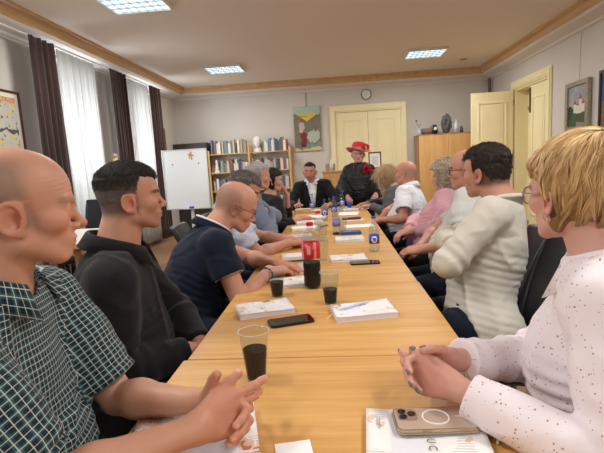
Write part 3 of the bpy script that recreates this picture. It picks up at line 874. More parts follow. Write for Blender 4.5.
mb = MB(); mb.box(XR, XR+.3, YB-.3, DX0, 0, ZC).box(XR, XR+.3, DX1, YF+.3, 0, ZC).box(XR, XR+.3, DX0, DX1, 2.43, ZC).box(XR+.3, XR+.34, DX0-.1, DX1+.1, 0, 2.5)
S(mb.build('wall_right', M_wall))
S(MB().box(XL, XR, YF, YF+.3, 0, ZC).build('wall_far', M_wall))
S(MB().box(XL, XR, YB-.3, YB, 0, ZC).build('wall_behind', M_wall))
def cove(name, prof, m):
    mb = MB(); rings = []
    for off, z in prof: rings.append([mb.bm.verts.new(v) for v in ((XL+off, YB+off, z), (XR-off, YB+off, z), (XR-off, YF-off, z), (XL+off, YF-off, z))])
    n = len(prof)
    for i in range(n):
        for k in range(4): mb.bm.faces.new((rings[i][k], rings[i][(k+1) % 4], rings[(i+1) % n][(k+1) % 4], rings[(i+1) % n][k]))
    return S(mb.build(name, m))
cove('trim_1', [(0, 2.835), (.03, 2.84), (.05, 2.865), (.23, 2.90), (.26, 2.925), (.26, ZC), (0, ZC)], M_plaster)
cove('trim_2', [(.26, 2.925), (.275, 2.925), (.285, 2.95), (.31, 2.985), (.315, 3.02), (.34, 3.03), (.35, ZC), (.26, ZC)], M_wtrim)
for nm, a in (('left', (XL, XL+.02, YB, YF)), ('far', (XL, 0.0, YF-.02, YF)), ('right', (XR-.02, XR, YB, DX0-.2))): S(MB().box(*a, 0, .1).build('baseboard_'+nm, M_wtrim))
for i, (a, b) in enumerate(windows):
    w = S(empty('window_%d' % (i+1), (XL-.16, (a+b)/2, 0))); W = (b-a)/2
    mb = MB(); mb.box(-.04, .04, -W, -W+.07, zb, zt).box(-.04, .04, W-.07, W, zb, zt).box(-.04, .04, -W, W, zb, zb+.07).box(-.04, .04, -W, W, zt-.07, zt)
    mb.box(-.03, .03, -.045, .045, zb+.07, zt-.07)
    mb.build('window_frame', M_frame, w)
    mb = MB(); mb.box(-.028, .028, -W+.07, -.045, 2.12, 2.18).box(-.028, .028, .045, W-.07, 2.12, 2.18).box(-.02, .02, -W+.07, -.045, 1.44, 1.47).box(-.02, .02, .045, W-.07, 1.44, 1.47)
    mb.build('glazing_bar', M_frame, w)
    MB().box(-.004, .004, -W+.06, W-.06, zb+.06, zt-.06).build('pane', M_glass, w)
    MB().box(-.06, .30, -W, W, zb-.03, zb, .008).build('window_sill', M_frame, w)
# far double door
def door_leaf(mb, x0, x1, z0, z1, y, t=.04):
    mb.box(x0, x1, y-t, y, z0, z1); 
def panels(mb, x0, x1, zs, y, d=.012):
    for a, b in zs:
        w = .035
        mb.box(x0, x1, y-d, y, a, a+w, .004).box(x0, x1, y-d, y, b-w, b, .004).box(x0, x0+w, y-d, y, a+w, b-w, .004).box(x1-w, x1, y-d, y, a+w, b-w, .004)
        mb.box(x0+.07, x1-.07, y-d*.7, y, a+.07, b-.07, .004)
d = S(empty('door_1', (.815, YF, 0)))
mb = MB(); mb.box(-.815, -.69, -.07, -.001, 0, 2.50, .01).box(.69, .815, -.07, -.001, 0, 2.50, .01).box(-.69, .69, -.07, -.001, 2.35, 2.50, .01).box(-.80, -.71, -.085, -.07, 0, 2.47, .004).box(.71, .80, -.085, -.07, 0, 2.47, .004).box(-.71, .71, -.085, -.07, 2.38, 2.47, .004)
mb.build('door_frame', M_cream, d)
for sx in (-1, 1):
    mb = MB(); a, b = sorted((sx*.004, sx*.688)); mb.box(a, b, -.045, -.002, 0, 2.345)
    panels(mb, a+.12, b-.12, ((.25, .95), (1.1, 2.2)), -.045); lf = mb.build('door_leaf', M_cream, d)
    mh = MB(); mh.box(sx*.05-.012, sx*.05+.012, -.052, -.044, .98, 1.14, .002).tube([(sx*.05, -.05, 1.08), (sx*.05, -.085, 1.08), (sx*.15, -.085, 1.08)], .008, 8)
    if sx > 0: mh.build('door_handle', mat('brass', (180, 150, 90), .3, 1), lf, smooth=True)
# right double door, one leaf standing open into the room
d = S(empty('door_2', (XR, (DX0+DX1)/2, 0)))
mb = MB(); Wd = (DX1-DX0)/2
mb.box(-.03, -.001, -Wd-.13, -Wd+.0, 0, 2.57, .008).box(-.03, -.001, Wd, Wd+.1, 0, 2.57, .008).box(-.03, -.001, -Wd, Wd, 2.43, 2.57, .008).box(-.045, -.03, -Wd-.11, -Wd-.03, 0, 2.54, .004).box(-.045, -.03, -Wd-.03, Wd+.03, 2.46, 2.54, .004)
mb.box(0, .30, -Wd-.0, -Wd+.03, 0, 2.43).box(0, .30, Wd-.03, Wd, 0, 2.43).box(0, .30, -Wd, Wd, 2.40, 2.43)
mb.build('door_frame', M_cream, d)
def leafY(mb, x, y0, y1, z1):  # leaf in the wall plane
    mb.box(x, x+.04, y0, y1, .01, z1)
    for a, b in ((.2, .95), (1.1, 2.2)):
        w = .03; mb.box(x-.012, x, y0+.1, y1-.1, a, a+w, .004).box(x-.012, x, y0+.1, y1-.1, b-w, b, .004).box(x-.012, x, y0+.1, y0+.13, a+w, b-w, .004).box(x-.012, x, y1-.13, y1-.1, a+w, b-w, .004).box(x-.008, x, y0+.17, y1-.17, a+.07, b-.07, .004)
mb = MB(); leafY(mb, .01, -Wd+.03, 0.01, 2.39); mb.build('door_leaf', M_cream, d)
mb = MB(); mb.box(-.012, .008, -.02, .0, 1.95, 2.36, .002).tube([(-.01, -.01, 2.0), (-.03, -.01, 2.0), (-.03, -.01, 2.06)], .006, 6); mb.build('door_bolt', mat('dark_iron', (70, 60, 50), .5, .8), d)
mb = MB(); leafY(mb, .24, -Wd+.03, -.0, 2.39); leafY(mb, .24, .0, Wd-.03, 2.39); mb.build('inner_door_leaf', M_cream, d)
mb = MB(); mb.box(-.78, -.035, Wd-.035, Wd+.005, .01, 2.41)
panels(mb, -.67, -.14, ((.2, .95), (1.1, 2.24)), Wd-.035); mb.build('open_door_leaf', M_cream, d)
mb = MB(); [mb.tube([(-.03, Wd-.01, z), (-.03, Wd-.01, z+.1)], .012, 8) for z in (.3, 1.25, 2.15)]; mb.build('hinge', mat('dark_iron', (70, 60, 50), .5, .8), d)

# curtains
def curtain(name, m, y0, y1, z0, z1, folds, amp, x, label, cat, group=None, y0b=None, y1b=None, thick=.004, seed=0):
    rng = random.Random(seed); ph = [rng.uniform(0, 6) for _ in range(4)]
    y0b = y0 if y0b is None else y0b; y1b = y1 if y1b is None else y1b
    def fn(u, v):
        a = y0b+(y0-y0b)*v; b = y1b+(y1-y1b)*v
        yy = a+(b-a)*u+.012*math.sin(u*folds*2*PI*.5+ph[0]+v*2)
        k = .6+.4*(1-v)
        return Vector((x+amp*k*math.sin(u*folds*2*PI+ph[1]+.8*math.sin(v*2.5+ph[2]))+amp*.35*math.sin(u*folds*4.3*PI+ph[3]), yy, z0+(z1-z0)*v))
    mb = MB(); mb.grid(fn, folds*12, 14); c0 = empty(name, (0, 0, 0))
    me_ = mb.build(name, m, None, smooth=True); bpy.data.objects.remove(c0)
    sm = me_.modifiers.new('t', 'SOLIDIFY'); sm.thickness = thick
    return tag(me_, label, cat, group)
M_cur = mat('brown_velvet', (54, 33, 30), .85, var=.25, vscale=6, sheen=.25, stretch=(1, 1, .15))
def sheer_mat():
    m = bpy.data.materials.new('sheer_fabric'); m.use_nodes = True; nt = m.node_tree; N = nt.nodes; L = nt.links
    for n in list(N):
        if n.type != 'OUTPUT_MATERIAL': N.remove(n)
    out = [n for n in N][0]; t = N.new('ShaderNodeBsdfTranslucent'); d_ = N.new('ShaderNodeBsdfDiffuse'); tr = N.new('ShaderNodeBsdfTransparent')
    t.inputs[0].default_value = lin((212, 211, 207)); d_.inputs[0].default_value = lin((214, 214, 214))
    a = N.new('ShaderNodeMixShader'); a.inputs[0].default_value = .4; L.new(t.outputs[0], a.inputs[1]); L.new(d_.outputs[0], a.inputs[2])
    b = N.new('ShaderNodeMixShader'); b.inputs[0].default_value = .12; L.new(a.outputs[0], b.inputs[1]); L.new(tr.outputs[0], b.inputs[2]); L.new(b.outputs[0], out.inputs[0])
    return m
M_sheer = sheer_mat()
XC = XL+.24
curtain('curtain', M_cur, 4.80, 5.28, .08, 2.83, 4, .03, XC+.03, 'dark brown velvet curtain nearest the camera, left of the wide sheer curtain', 'curtain', 'dark brown window curtains', seed=1)
curtain('curtain', M_cur, 6.55, 7.08, .08, 2.83, 5, .03, XC+.03, 'dark brown velvet curtain between the two sheer curtains', 'curtain', 'dark brown window curtains', seed=2)
curtain('curtain', M_cur, 7.98, 8.42, .08, 2.83, 4, .03, XC+.03, 'dark brown velvet curtain farthest back, beside the whiteboard', 'curtain', 'dark brown window curtains', seed=3)
curtain('sheer_curtain', M_sheer, 5.38, 6.25, .1, 2.82, 11, .02, XC-.03, 'wide white sheer curtain behind the near window', 'curtain', 'white sheer curtains', thick=.0012, seed=4)
curtain('sheer_curtain', M_sheer, 7.06, 8.02, .1, 2.82, 11, .02, XC-.03, 'white sheer curtain between two dark brown curtains', 'curtain', 'white sheer curtains', thick=.0012, seed=5)
curtain('sheer_curtain', M_sheer, 1.7, 3.6, .1, 2.82, 20, .02, XC-.03, 'white sheer curtain beside the seated plaid-shirted man, outside the picture', 'curtain', 'white sheer curtains', thick=.0012, seed=6)
curtain('sheer_curtain', M_sheer, -1.8, .1, .1, 2.82, 20, .02, XC-.03, 'white sheer curtain behind the camera', 'curtain', 'white sheer curtains', thick=.0012, seed=7)
mb = MB(); mb.tube([(XC, YB+.3, 2.835), (XC, 9.0, 2.835)], .01, 8); tag(mb.build('curtain_rail', mat('white_rail', (220, 220, 218), .4)), 'white rail under the cornice carrying the curtains', 'curtain rail')
mb = MB(); mb.tube([(XL+.07, 6.50, 0), (XL+.07, 6.50, 2.84)], .02, 10); [mb.box(XL, XL+.08, 6.485, 6.515, z, z+.03) for z in (.5, 1.4, 2.3)]
tag(mb.build('heating_pipe', mat('beige_pipe', (186, 172, 150), .5), smooth=True), 'thin beige heating pipe running up the wall between the windows', 'pipe')
mb = MB(); mb.tube([(3.33, 9.88, 0), (3.33, 9.88, 2.84)], .03, 10); tag(mb.build('corner_pipe', mat('grey_pipe', (110, 100, 92), .6), smooth=True), 'dark pipe standing in the far right corner', 'pipe')

# ceiling lights
M_diff = mat('lamp_tube', (222, 240, 250), .5, emit=1.6); M_alu = mat('lamp_louvre', (190, 198, 204), .35, .5)
lamps = [(-1.78, 8.08, 'ceiling light panel over the bookshelf end of the room, left of the clock'), (1.66, 8.0, 'ceiling light panel in front of the open cream door'), (-1.90, 4.72, 'ceiling light panel cut by the top left edge of the photo'), (1.66, 4.5, 'ceiling light panel above the right side of the table, out of view'),
         (-1.9, 1.4, 'ceiling light panel over the near left, out of view'), (1.66, 1.2, 'ceiling light panel over the near right, out of view'), (-1.9, -1.7, 'ceiling light panel behind the camera on the left'), (1.66, -1.7, 'ceiling light panel behind the camera on the right')]
def lamp0():
    e = empty('ceiling_light', (0, 0, 0)); w = .32; h = .27; z = ZC-.001
    mb = MB(); mb.box(-w, w, -h, -h+.02, z-.045, z).box(-w, w, h-.02, h, z-.045, z).box(-w, -w+.02, -h+.02, h-.02, z-.045, z).box(w-.02, w, -h+.02, h-.02, z-.045, z); mb.build('frame', M_frame, e)
    MB().box(-w+.02, w-.02, -h+.02, h-.02, z-.022, z-.012).build('diffuser', M_diff, e)
    mb = MB(); [mb.box(-w+.02, w-.02, -h+.02+(2*h-.04)*k/4-.0025, -h+.02+(2*h-.04)*k/4+.0025, z-.042, z-.024) for k in (1, 2, 3)]; [mb.box(-w+.02+(2*w-.04)*k/7-.002, -w+.02+(2*w-.04)*k/7+.002, -h+.02, h-.02, z-.041, z-.025) for k in range(1, 7)]
    mb.build('louvre', M_alu, e); return e
L0 = lamp0()
for i, (x, y, lb) in enumerate(lamps):
    o = L0 if i == 0 else copy_tree(L0); o.location = (x, y, 0); tag(o, lb, 'ceiling light', 'square ceiling light panels')
mb = MB(); mb.box(2.45, 2.57, 8.75, 8.87, ZC-.012, ZC-.001, .003); [mb.box(2.462, 2.558, 8.765+k*.018, 8.770+k*.018, ZC-.018, ZC-.012) for k in range(6)]; tag(mb.build('ceiling_vent', mat('vent_grey', (190, 180, 170), .5)), 'small square vent in the ceiling near the right door', 'vent')

# tables (a run of four pushed end to end)
M_tab = wood('beech_table_top', (214, 168, 102), (194, 143, 78), 'X', .9, .46, .0, .4)
M_edge = wood('beech_edge', (208, 160, 104), (186, 136, 84), 'X', .9, .5); M_tleg = mat('grey_steel_tube', (120, 120, 122), .35, .6)
tabs = [(.005, .47, 1.208, .415, 'beech table nearest the camera, under the clasped hands'), (0, 1.212, 1.968, .4, 'beech table second from the camera, carrying the cups of cola'), (0, 1.972, 2.945, .396, 'beech table third from the camera, beside the bending man'), (0, 2.949, 4.28, .398, 'beech table fourth from the camera, strewn with papers'), (0, 4.284, 5.60, .398, 'beech table farthest from the camera, before the suited man')]
for x, y0, y1, w, lb in tabs:
    e = empty('table', (x, (y0+y1)/2, 0), 0, lb, 'table', 'beech tables pushed end to end'); L_ = (y1-y0)/2
    MB().box(-w, w, -L_, L_, .725, .75, .0025, 2).build('tabletop', M_tab, e)
    mb = MB(); mb.box(-w+.05, w-.05, -L_+.05, -L_+.07, .66, .724).box(-w+.05, w-.05, L_-.07, L_-.05, .66, .724).box(-w+.05, -w+.07, -L_+.07, L_-.07, .66, .724).box(w-.07, w-.05, -L_+.07, L_-.07, .66, .724); mb.build('apron', M_edge, e)
    for sx in (-1, 1):
        for sy in (-1, 1): MB().box(sx*(w-.06)-.02, sx*(w-.06)+.02, sy*(L_-.06)-.02, sy*(L_-.06)+.02, 0, .66, .004).build('leg', M_tleg, e)

# chairs
def chair(label, x, y, rz, m, cat='chair', h=1.0, w=.23, group=None, seatz=.45, buttons=False, back_t=.05, lean=.16, depth=.22):
    e = empty('chair', (x, y, 0), math.radians(rz), label, cat, group)       # sits facing +y
    mb = MB(); mb.box(-w, w, -depth, depth+.02, seatz-.075, seatz, .03, 4); mb.build('seat', m, e, smooth=True)
    mb = MB()
    def fn(side):
        def f(u, v):
            z = seatz-.02+(h-seatz+.02)*v; xx = (u-.5)*2*w*(1-.10*v**3); yy = -depth-.02-lean*v-.02*math.sin(v*PI)*-1+.03*(abs(u-.5)*2)**2
            return Vector((xx, yy-side*back_t, z))
        return f
    nu, nv = 13, 13; A = [[mb.bm.verts.new(fn(0)(i/(nu-1), j/(nv-1))) for j in range(nv)] for i in range(nu)]; B_ = [[mb.bm.verts.new(fn(1)(i/(nu-1), j/(nv-1))) for j in range(nv)] for i in range(nu)]
    for i in range(nu-1):
        for j in range(nv-1):
            mb.bm.faces.new((A[i][j], A[i][j+1], A[i+1][j+1], A[i+1][j])); mb.bm.faces.new((B_[i][j], B_[i+1][j], B_[i+1][j+1], B_[i][j+1]))
    for i in range(nu-1):
        for j in (0, nv-1): mb.bm.faces.new((A[i][j], A[i+1][j], B_[i+1][j], B_[i][j]))
    for j in range(nv-1):
        for i in (0, nu-1): mb.bm.faces.new((A[i][j], A[i][j+1], B_[i][j+1], B_[i][j]))
    b = mb.build('backrest', m, e, smooth=True); bv = b.modifiers.new('b', 'BEVEL'); bv.width = .012; bv.segments = 3; bv.limit_method = 'ANGLE'; bv.angle_limit = .9
    for sx in (-1, 1): MB().tube([fn(0)(.5+sx*.44, .04+.90*t/10)+Vector((0, .0035, 0)) for t in range(11)], .0022, 6).build('stitching', mat('seam_thread', (96, 100, 112), .7), b, smooth=True)
    if buttons:
        mb = MB(); [mb.lathe([(0, .008), (.006, .006), (.009, 0), (0, -.002)], 10, (sx*.1, -depth-.02-lean*.5-back_t-.004, zz)) for sx in (-1, 0, 1) for zz in (.62, .75)]; mb.build('button', m, b)
    for sx in (-1, 1):
        for sy in (-1, 1): MB().tube([(sx*(w-.04), sy*(depth-.04), seatz-.07), (sx*(w-.025), sy*(depth-.01), 0)], .014, 8).build('leg', M_tleg, e, smooth=True)
    return e
M_leath = mat('black_leatherette', (26, 28, 36), .42, bump=.15, bscale=220); M_lnavy = mat('navy_leatherette', (30, 40, 66), .45, bump=.15, bscale=220); M_cgrey = mat('charcoal_fabric', (58, 58, 66), .85)
CH = [('navy leather chair of the plaid-shirted man', -.80, .74, -84, M_lnavy, .92), ('black leather chair of the man in the black shirt', -.86, 1.42, -84, M_leath, .86), ('dark leather chair of the bending man', -.84, 2.0, -82, M_leath, .80), ('dark chair of the man in pale blue', -.86, 2.72, -85, M_leath, .86),
      ('dark chair of the white-haired man', -.86, 3.62, -85, M_leath, .86), ('dark chair of the woman resting her cheek', -.84, 4.36, -85, M_leath, .86), ('dark chair of the man in the suit', -.22, 6.0, 180, M_leath, .86), ('dark chair of the blonde woman in the grey jacket', .94, 5.10, 82, M_cgrey, .86),
      ('charcoal chair with a bag on its back behind the bald man', .74, 4.20, 78, M_cgrey, .97), ('dark chair of the woman in pink', .80, 3.30, 80, M_cgrey, .86), ('dark chair of the man in the pale shirt', .80, 2.64, 80, M_leath, .86), ('black leather chair with a tall back behind the man in cream', .64, 1.96, 80, M_leath, 1.02), ('dark chair of the blonde woman in the flecked blouse', .90, .93, 86, M_leath, .86)]
for lb, x, y, rz, m, h in CH: chair(lb, x, y, rz, m, h=h, group='chairs along the tables', buttons=(m is M_lnavy), back_t=.04 if h < .99 else .05)
chair('empty black office chair behind the side desk', -2.68, 4.72, 170, M_leath, h=1.03, w=.22, lean=.05)

# ------------------------------------------------------------------ furniture at the walls
M_pine = wood('pine_shelf', (214, 176, 122), (190, 148, 96), 'Z', 1.0, .5); M_pineh = wood('pine_board', (214, 176, 122), (192, 150, 98), 'X', 1.0, .5)
sh = empty('bookshelf', (-1.76, 9.82, 0), 0, 'open pine bookshelf of two bays full of books on the far wall', 'bookshelf')
for x in (-.88, .0, .88):
    for yy in (-.15, .13):
        MB().box(x-.022, x+.022, yy-.018, yy+.018, 0, 1.70 if x else 1.78, .003).build('upright', M_pine, sh)
boards = (.12, .42, .82, 1.22, 1.62)
for z in boards:
    for a, b in ((-.86, -.01), (.01, .86)): MB().box(a, b, -.15, .13, z-.02, z, .002).build('shelf_board', M_pineh, sh)
PAL = [(120, 124, 132), (176, 170, 160), (214, 208, 196), (96, 104, 112), (214, 208, 196), (176, 170, 160), (228, 224, 214), (120, 124, 132), (150, 78, 74), (76, 92, 112), (206, 186, 130), (140, 150, 140), (90, 70, 62), (228, 224, 214), (70, 76, 86), (168, 148, 120), (126, 146, 140), (140, 84, 80), (112, 124, 150)]
rngb = random.Random(11); CN = {(120, 124, 132): 'grey', (176, 170, 160): 'beige', (214, 208, 196): 'off-white', (96, 104, 112): 'slate', (150, 78, 74): 'red', (76, 92, 112): 'dark blue', (206, 186, 130): 'straw yellow', (140, 150, 140): 'sage', (90, 70, 62): 'brown', (228, 224, 214): 'white', (70, 76, 86): 'charcoal', (168, 148, 120): 'tan', (126, 146, 140): 'teal', (140, 84, 80): 'dull red', (112, 124, 150): 'blue'}
def book(x, y, z, w, d, h, c, label, group, lean=0):
    mb = MB(); mb.box(-w/2, w/2, -d, -d+.002, 0, h).box(-w/2, -w/2+.002, -d+.002, 0, 0, h).box(w/2-.002, w/2, -d+.002, 0, 0, h)
    o = mb.build('book', mat('book_%d_%d_%d' % c, c, .6)); o.location = (x, y, z); o.rotation_euler = (0, lean, 0)
    MB().box(-w/2+.002, w/2-.002, -d+.002, -.004, .003, h-.004).build('pages', mat('paper_edge', (226, 218, 200), .9), o)
    return tag(o, label, 'book', group)
ROWN = ['lowest', 'second-lowest', 'middle', 'upper', 'top']; 
for bi, (a, b) in enumerate(((-2.60, -1.80), (-1.72, -.92))):
    for zi, z in enumerate(boards):
        x = a+.01; side = 'left' if bi == 0 else 'right'; nlast = None; cnt = {}
        skip = {(0, 4): (b, b), (1, 4): (a, a+.26), (0, 3): (a, a+.2)}.get((bi, zi))
        stop = b-.03 if (bi, zi) not in ((0, 0), (1, 0)) else b-.3
        while x < stop:
            w = rngb.choice((.022, .028, .034, .042, .05)); h = rngb.uniform(.19, .29)*(1.06 if zi == 4 else .95)
            if skip and skip[0]-.001 <= x < skip[1]: x = skip[1]; continue
            if rngb.random() < .05: x += .05; continue
            c = rngb.choice(PAL); k = cnt[c] = cnt.get(c, 0)+1
            ordn = ['', 'second ', 'third ', 'fourth ', 'fifth ', 'sixth ', 'seventh ', 'eighth ', 'ninth ', 'tenth '][min(k-1, 9)]
            book(x+w/2, 9.93-.05, z, w, rngb.uniform(.15, .19), h, c, '%s%s book from the left on the %s board of the %s bay' % (ordn, CN[c], ROWN[zi], side), 'books on the pine bookshelf')
            x += w+.002
    # gap for lean skipped: rows stand upright
M_ston = mat('white_plaster_cast', (232, 228, 220), .8)
def simple_head(name, c, sc_, m, label, yaw=180, h=.005):
    H = A3(*c); HR = rot_ypr(yaw); 
    def f(P):
        q = ((P-H)@HR)/sc_; dd = head_sdf(q, dict(nose=1.1), False)
        dd = smin(dd, el(q, A3(0, -.02, .06), (.088, .112, .088)), .01)-.004*np.abs(noise3(q, 70, 2))*(q[:, 2] > .05)
        dd = smin(dd, rc(q, A3(0, -.02, -.04), A3(0, -.03, -.15), .055, .06), .03); dd = smin(dd, rc(q, A3(0, -.01, -.165), A3(0, -.01, -.185), .085, .09), .02)
        return smax(dd, -(q[:, 2]+.19), .003)*sc_
    V, Q = nets(f, axes_for(H-.24*sc_*1.1, H+.2*sc_*1.1, h)); org = A3(c[0], c[1], c[2]-.19*sc_)
    return tag(link(name, np_mesh(name, V-org, Q), m, None, tuple(float(v) for v in org)), label, 'sculpture')
simple_head('portrait_bust', (-1.585, 9.80, 1.622+.19*1.0), 1.0, M_ston, 'white plaster bust of a head on top of the bookshelf')
mb = MB(); mb.box(-.05, .05, -.04, .04, 0, .05, .006).lathe([(.03, .05), (.038, .10), (.03, .16), (.022, .2), (.026, .24), (.018, .27), (0, .28)], 16)
o = mb.build('figurine', M_ston, None, (-2.50, 9.76, 1.221), smooth=False); tag(o, 'small white figurine standing on the upper board of the left bay', 'figurine')
# dark glass cabinet left of the shelf
cb = empty('display_cabinet', (-3.02, 9.80, 0), 0, 'dark wood cabinet in the far left corner behind the whiteboard', 'cabinet')
M_dk = mat('dark_walnut', (52, 44, 42), .4); MB().box(-.36, .36, -.17, .17, 0, .75).box(-.36, -.33, -.17, .17, .75, 1.86).box(.33, .36, -.17, .17, .75, 1.86).box(-.33, .33, .14, .17, .75, 1.86).box(-.37, .37, -.18, .17, 1.74, 1.88, .005).box(-.33, .33, -.15, .14, 1.3, 1.32).build('body', M_dk, cb)
MB().box(-.32, .32, -.166, -.162, .78, 1.73).build('glass_door', thin_clear('cabinet_glass', (210, 215, 220), .1, .0), cb)
ORD = ['first', 'second', 'third', 'fourth', 'fifth', 'sixth', 'seventh', 'eighth', 'ninth', 'tenth', 'eleventh', 'twelfth', 'thirteenth', 'fourteenth', 'fifteenth', 'sixteenth', 'seventeenth', 'eighteenth', 'nineteenth', 'twentieth']
x = -3.32
while x < -2.74:
    w = rngb.choice((.03, .04, .05)); c = rngb.choice(PAL[:4]+PAL[10:12]); book(x+w/2, 9.90, .751, w, .16, rngb.uniform(.24, .3), c, '%s grey-toned book from the left behind the dark cabinet glass' % ORD[len([1 for o in bpy.data.objects if o.get('group') == 'books inside the dark cabinet'])], 'books inside the dark cabinet'); x += w+.003
# whiteboard
wb = empty('whiteboard', (-2.15, 6.6, 0), math.radians(-4), 'white dry-erase board on a rolling stand by the curtains', 'whiteboard')
tl = .012; MB().box(-.335, .335, -.012, .0, .74, 1.60, .006).build('board', mat('whiteboard_enamel', (232, 236, 238), .22, spec=.6), wb)
MB().box(-.35, .35, -.018, .006, 1.595, 1.615, .004).box(-.35, .35, -.018, .006, .725, .745, .004).box(-.35, -.33, -.018, .006, .745, 1.595, .004).box(.33, .35, -.018, .006, .745, 1.595, .004).build('frame', mat('silver_frame', (214, 216, 220), .35, .6), wb)
M_wst = mat('white_steel', (214, 214, 212), .4); MB().box(.02, .06, .01, .04, .10, 1.5).build('post', M_wst, wb)
mb = MB(); [mb.tube([(.04, .02, .10), (.04+.34*math.cos(a), .02+.34*math.sin(a), .07)], .016, 8) for a in (.3, 1.9, 3.3, 4.6, 5.4)]; mb.build('base', M_wst, wb, smooth=True)
mb = MB(); [mb.lathe([(0, .0), (.03, .004), (.032, .03), (.03, .06), (0, .062)], 12, (.04+.34*math.cos(a), .02+.34*math.sin(a), 0)) for a in (.3, 1.9, 3.3, 4.6, 5.4)]; mb.build('caster', M_dk, wb, smooth=True)
MB().box(-.08, .16, -.05, -.018, .73, .738).build('pen_tray', M_wst, wb)
Mw = wb.matrix_basis
def onboard(name, m, x, z, lab, cat, fn, group=None):
    mb = MB(); fn(mb); o = mb.build(name, m, None); R = Matrix.Rotation(math.radians(-4), 4, 'Z'); o.matrix_world = Matrix.Translation((-2.15, 6.6, 0)) @ R @ Matrix.Translation((x, -.0125, z)); return tag(o, lab, cat, group)
onboard('eraser', mat('blue_plastic', (30, 84, 190), .5), .055, .739, 'blue board eraser on the tray of the whiteboard', 'eraser', lambda mb: mb.box(-.035, .035, -.03, -.008, 0, .03, .004))
for xx, zz, lb in ((-.19, 1.40, 'left'), (.215, 1.40, 'right')): onboard('magnet', mat('red_plastic', (190, 40, 40), .4), xx, zz, 'small red round magnet on the %s of the whiteboard' % lb, 'magnet', lambda mb: mb.box(-.010, .010, -.008, 0, -.010, .010, .003), 'whiteboard magnets')
def scrap(mb):
    for a, b, c, d_ in ((-.02, .02, .0, .05), (-.045, -.012, .02, .04), (.012, .05, .01, .03), (-.03, -.01, -.03, .0), (.005, .025, -.045, .0), (-.01, .02, .05, .075)): mb.box(a, b, -.003, 0, c, d_, .001)
onboard('paper_cutout', mat('cutout_print', (196, 150, 96), .7, var=.5, vscale=40), .10, 1.50, 'small brown and yellow paper cutout pinned at the top of the whiteboard', 'paper cutout', scrap)
# side desk
dk = empty('side_desk', (-2.52, 3.92, 0), 0, 'small desk with a white top by the sheer curtain', 'desk')
MB().box(-.5, .5, -.5, .5, .745, .765, .003).build('desktop', mat('white_laminate', (222, 220, 214), .4), dk); MB().box(-.505, -.5, -.5, .5, .70, .764).box(.5, .512, -.5, .5, .725, .766).box(-.5, .512, -.512, -.5, .725, .766).box(.44, .46, -.46, .46, .66, .744).box(-.44, .44, -.46, -.44, .66, .744).build('apron', M_edge, dk)
for sx in (-1, 1):
    for sy in (-1, 1): MB().box(sx*.46-.02, sx*.46+.02, sy*.46-.02, sy*.46+.02, 0, .744, .003).build('leg', wood('brown_leg', (136, 92, 58), (110, 72, 44), 'Z'), dk)
# pedestal and carved figure
pd = empty('pedestal', (-2.95, 6.08, 0), 0, 'slim wooden pedestal in front of the sheer curtain', 'pedestal')
MB().box(-.11, .11, -.11, .11, 1.33, 1.36, .004).build('top', M_edge, pd); MB().box(-.06, .06, -.06, .06, .05, 1.33, .004).build('column', M_edge, pd); MB().box(-.13, .13, -.13, .13, 0, .05, .006).build('base', M_edge, pd)
mb = MB(); mb.tube([(0, 0, 0), (.005, .01, .06), (-.01, 0, .12), (.0, .0, .17)], [.035, .03, .034, .016], 10).tube([(-.01, 0, .13), (.0, -.05, .11), (.0, -.07, .06)], .012, 8).tube([(0, 0, .12), (.0, .05, .15), (0, .045, .21)], .011, 8).lathe([(0, -.025), (.02, -.01), (.022, .005), (.012, .025), (0, .03)], 12, (0, 0, .20))
tag(mb.build('carved_figure', wood('pale_limewood', (222, 190, 146), (196, 160, 112), 'Z'), None, (-2.95, 6.08, 1.361), smooth=True), 'small pale carved wooden figure on the slim pedestal', 'figurine')
# cabinet at far right
cb = empty('wardrobe_cabinet', (2.36, 9.66, 0), 0, 'light beech two-door cabinet on the far wall at the right', 'cabinet')
M_bch = wood('beech_veneer', (224, 180, 120), (208, 158, 96), 'Z', .8, .5, .1); M_bchs = wood('beech_side', (190, 146, 96), (170, 124, 78), 'Z', .8, .5, .1)
MB().box(-.58, .58, -.26, .26, .04, 1.735).box(-.59, .59, -.285, .265, 1.735, 1.755).box(-.56, .56, -.23, .25, 0, .04).build('body', M_bchs, cb)
for a, b in ((-.578, -.003), (.003, .578)):
    dd = MB().box(a, b, -.28, -.261, .06, 1.73, .002).build('door', M_bch, cb); xx = -.05 if a < -.1 else .05; MB().tube([(xx, -.28, .95), (xx, -.30, .95), (xx, -.30, 1.05), (xx, -.28, 1.05)], .005, 6).build('handle', M_alu, dd, smooth=True)
zt_ = 1.756
mb = MB(); mb.lathe([(0, 0), (.035, 0), (.042, .03), (.03, .08), (.018, .11), (.022, .13), (.0, .131)], 16); tag(mb.build('vase', mat('blue_white_china', (170, 186, 204), .25, var=.3, vscale=40), None, (1.80, 9.45, zt_), smooth=True), 'little blue-white china vase at the left end of the cabinet top', 'vase')
mb = MB(); mb.tube([(0, 0, .10), (-.02, 0, .20), (-.05, 0, .27)], .004, 6).tube([(0, 0, .1), (.02, 0, .2)], .004, 6).lathe([(0, -.02), (.02, -.01), (.022, .01), (0, .02)], 8, (-.05, 0, .28)).lathe([(0, -.015), (.016, 0), (0, .015)], 8, (.02, 0, .21)); tag(mb.build('dried_flower', mat('dried_stem', (90, 104, 96), .8), None, (1.80, 9.45, zt_), smooth=True), 'dried flower sprig standing in the little china vase', 'flower')
bk = empty('wicker_basket', (1.97, 9.48, zt_), 0, 'brown wicker basket on the cabinet top', 'basket'); M_wick = mat('wicker', (126, 104, 82), .8, var=.35, vscale=60, bump=.8, bscale=90)
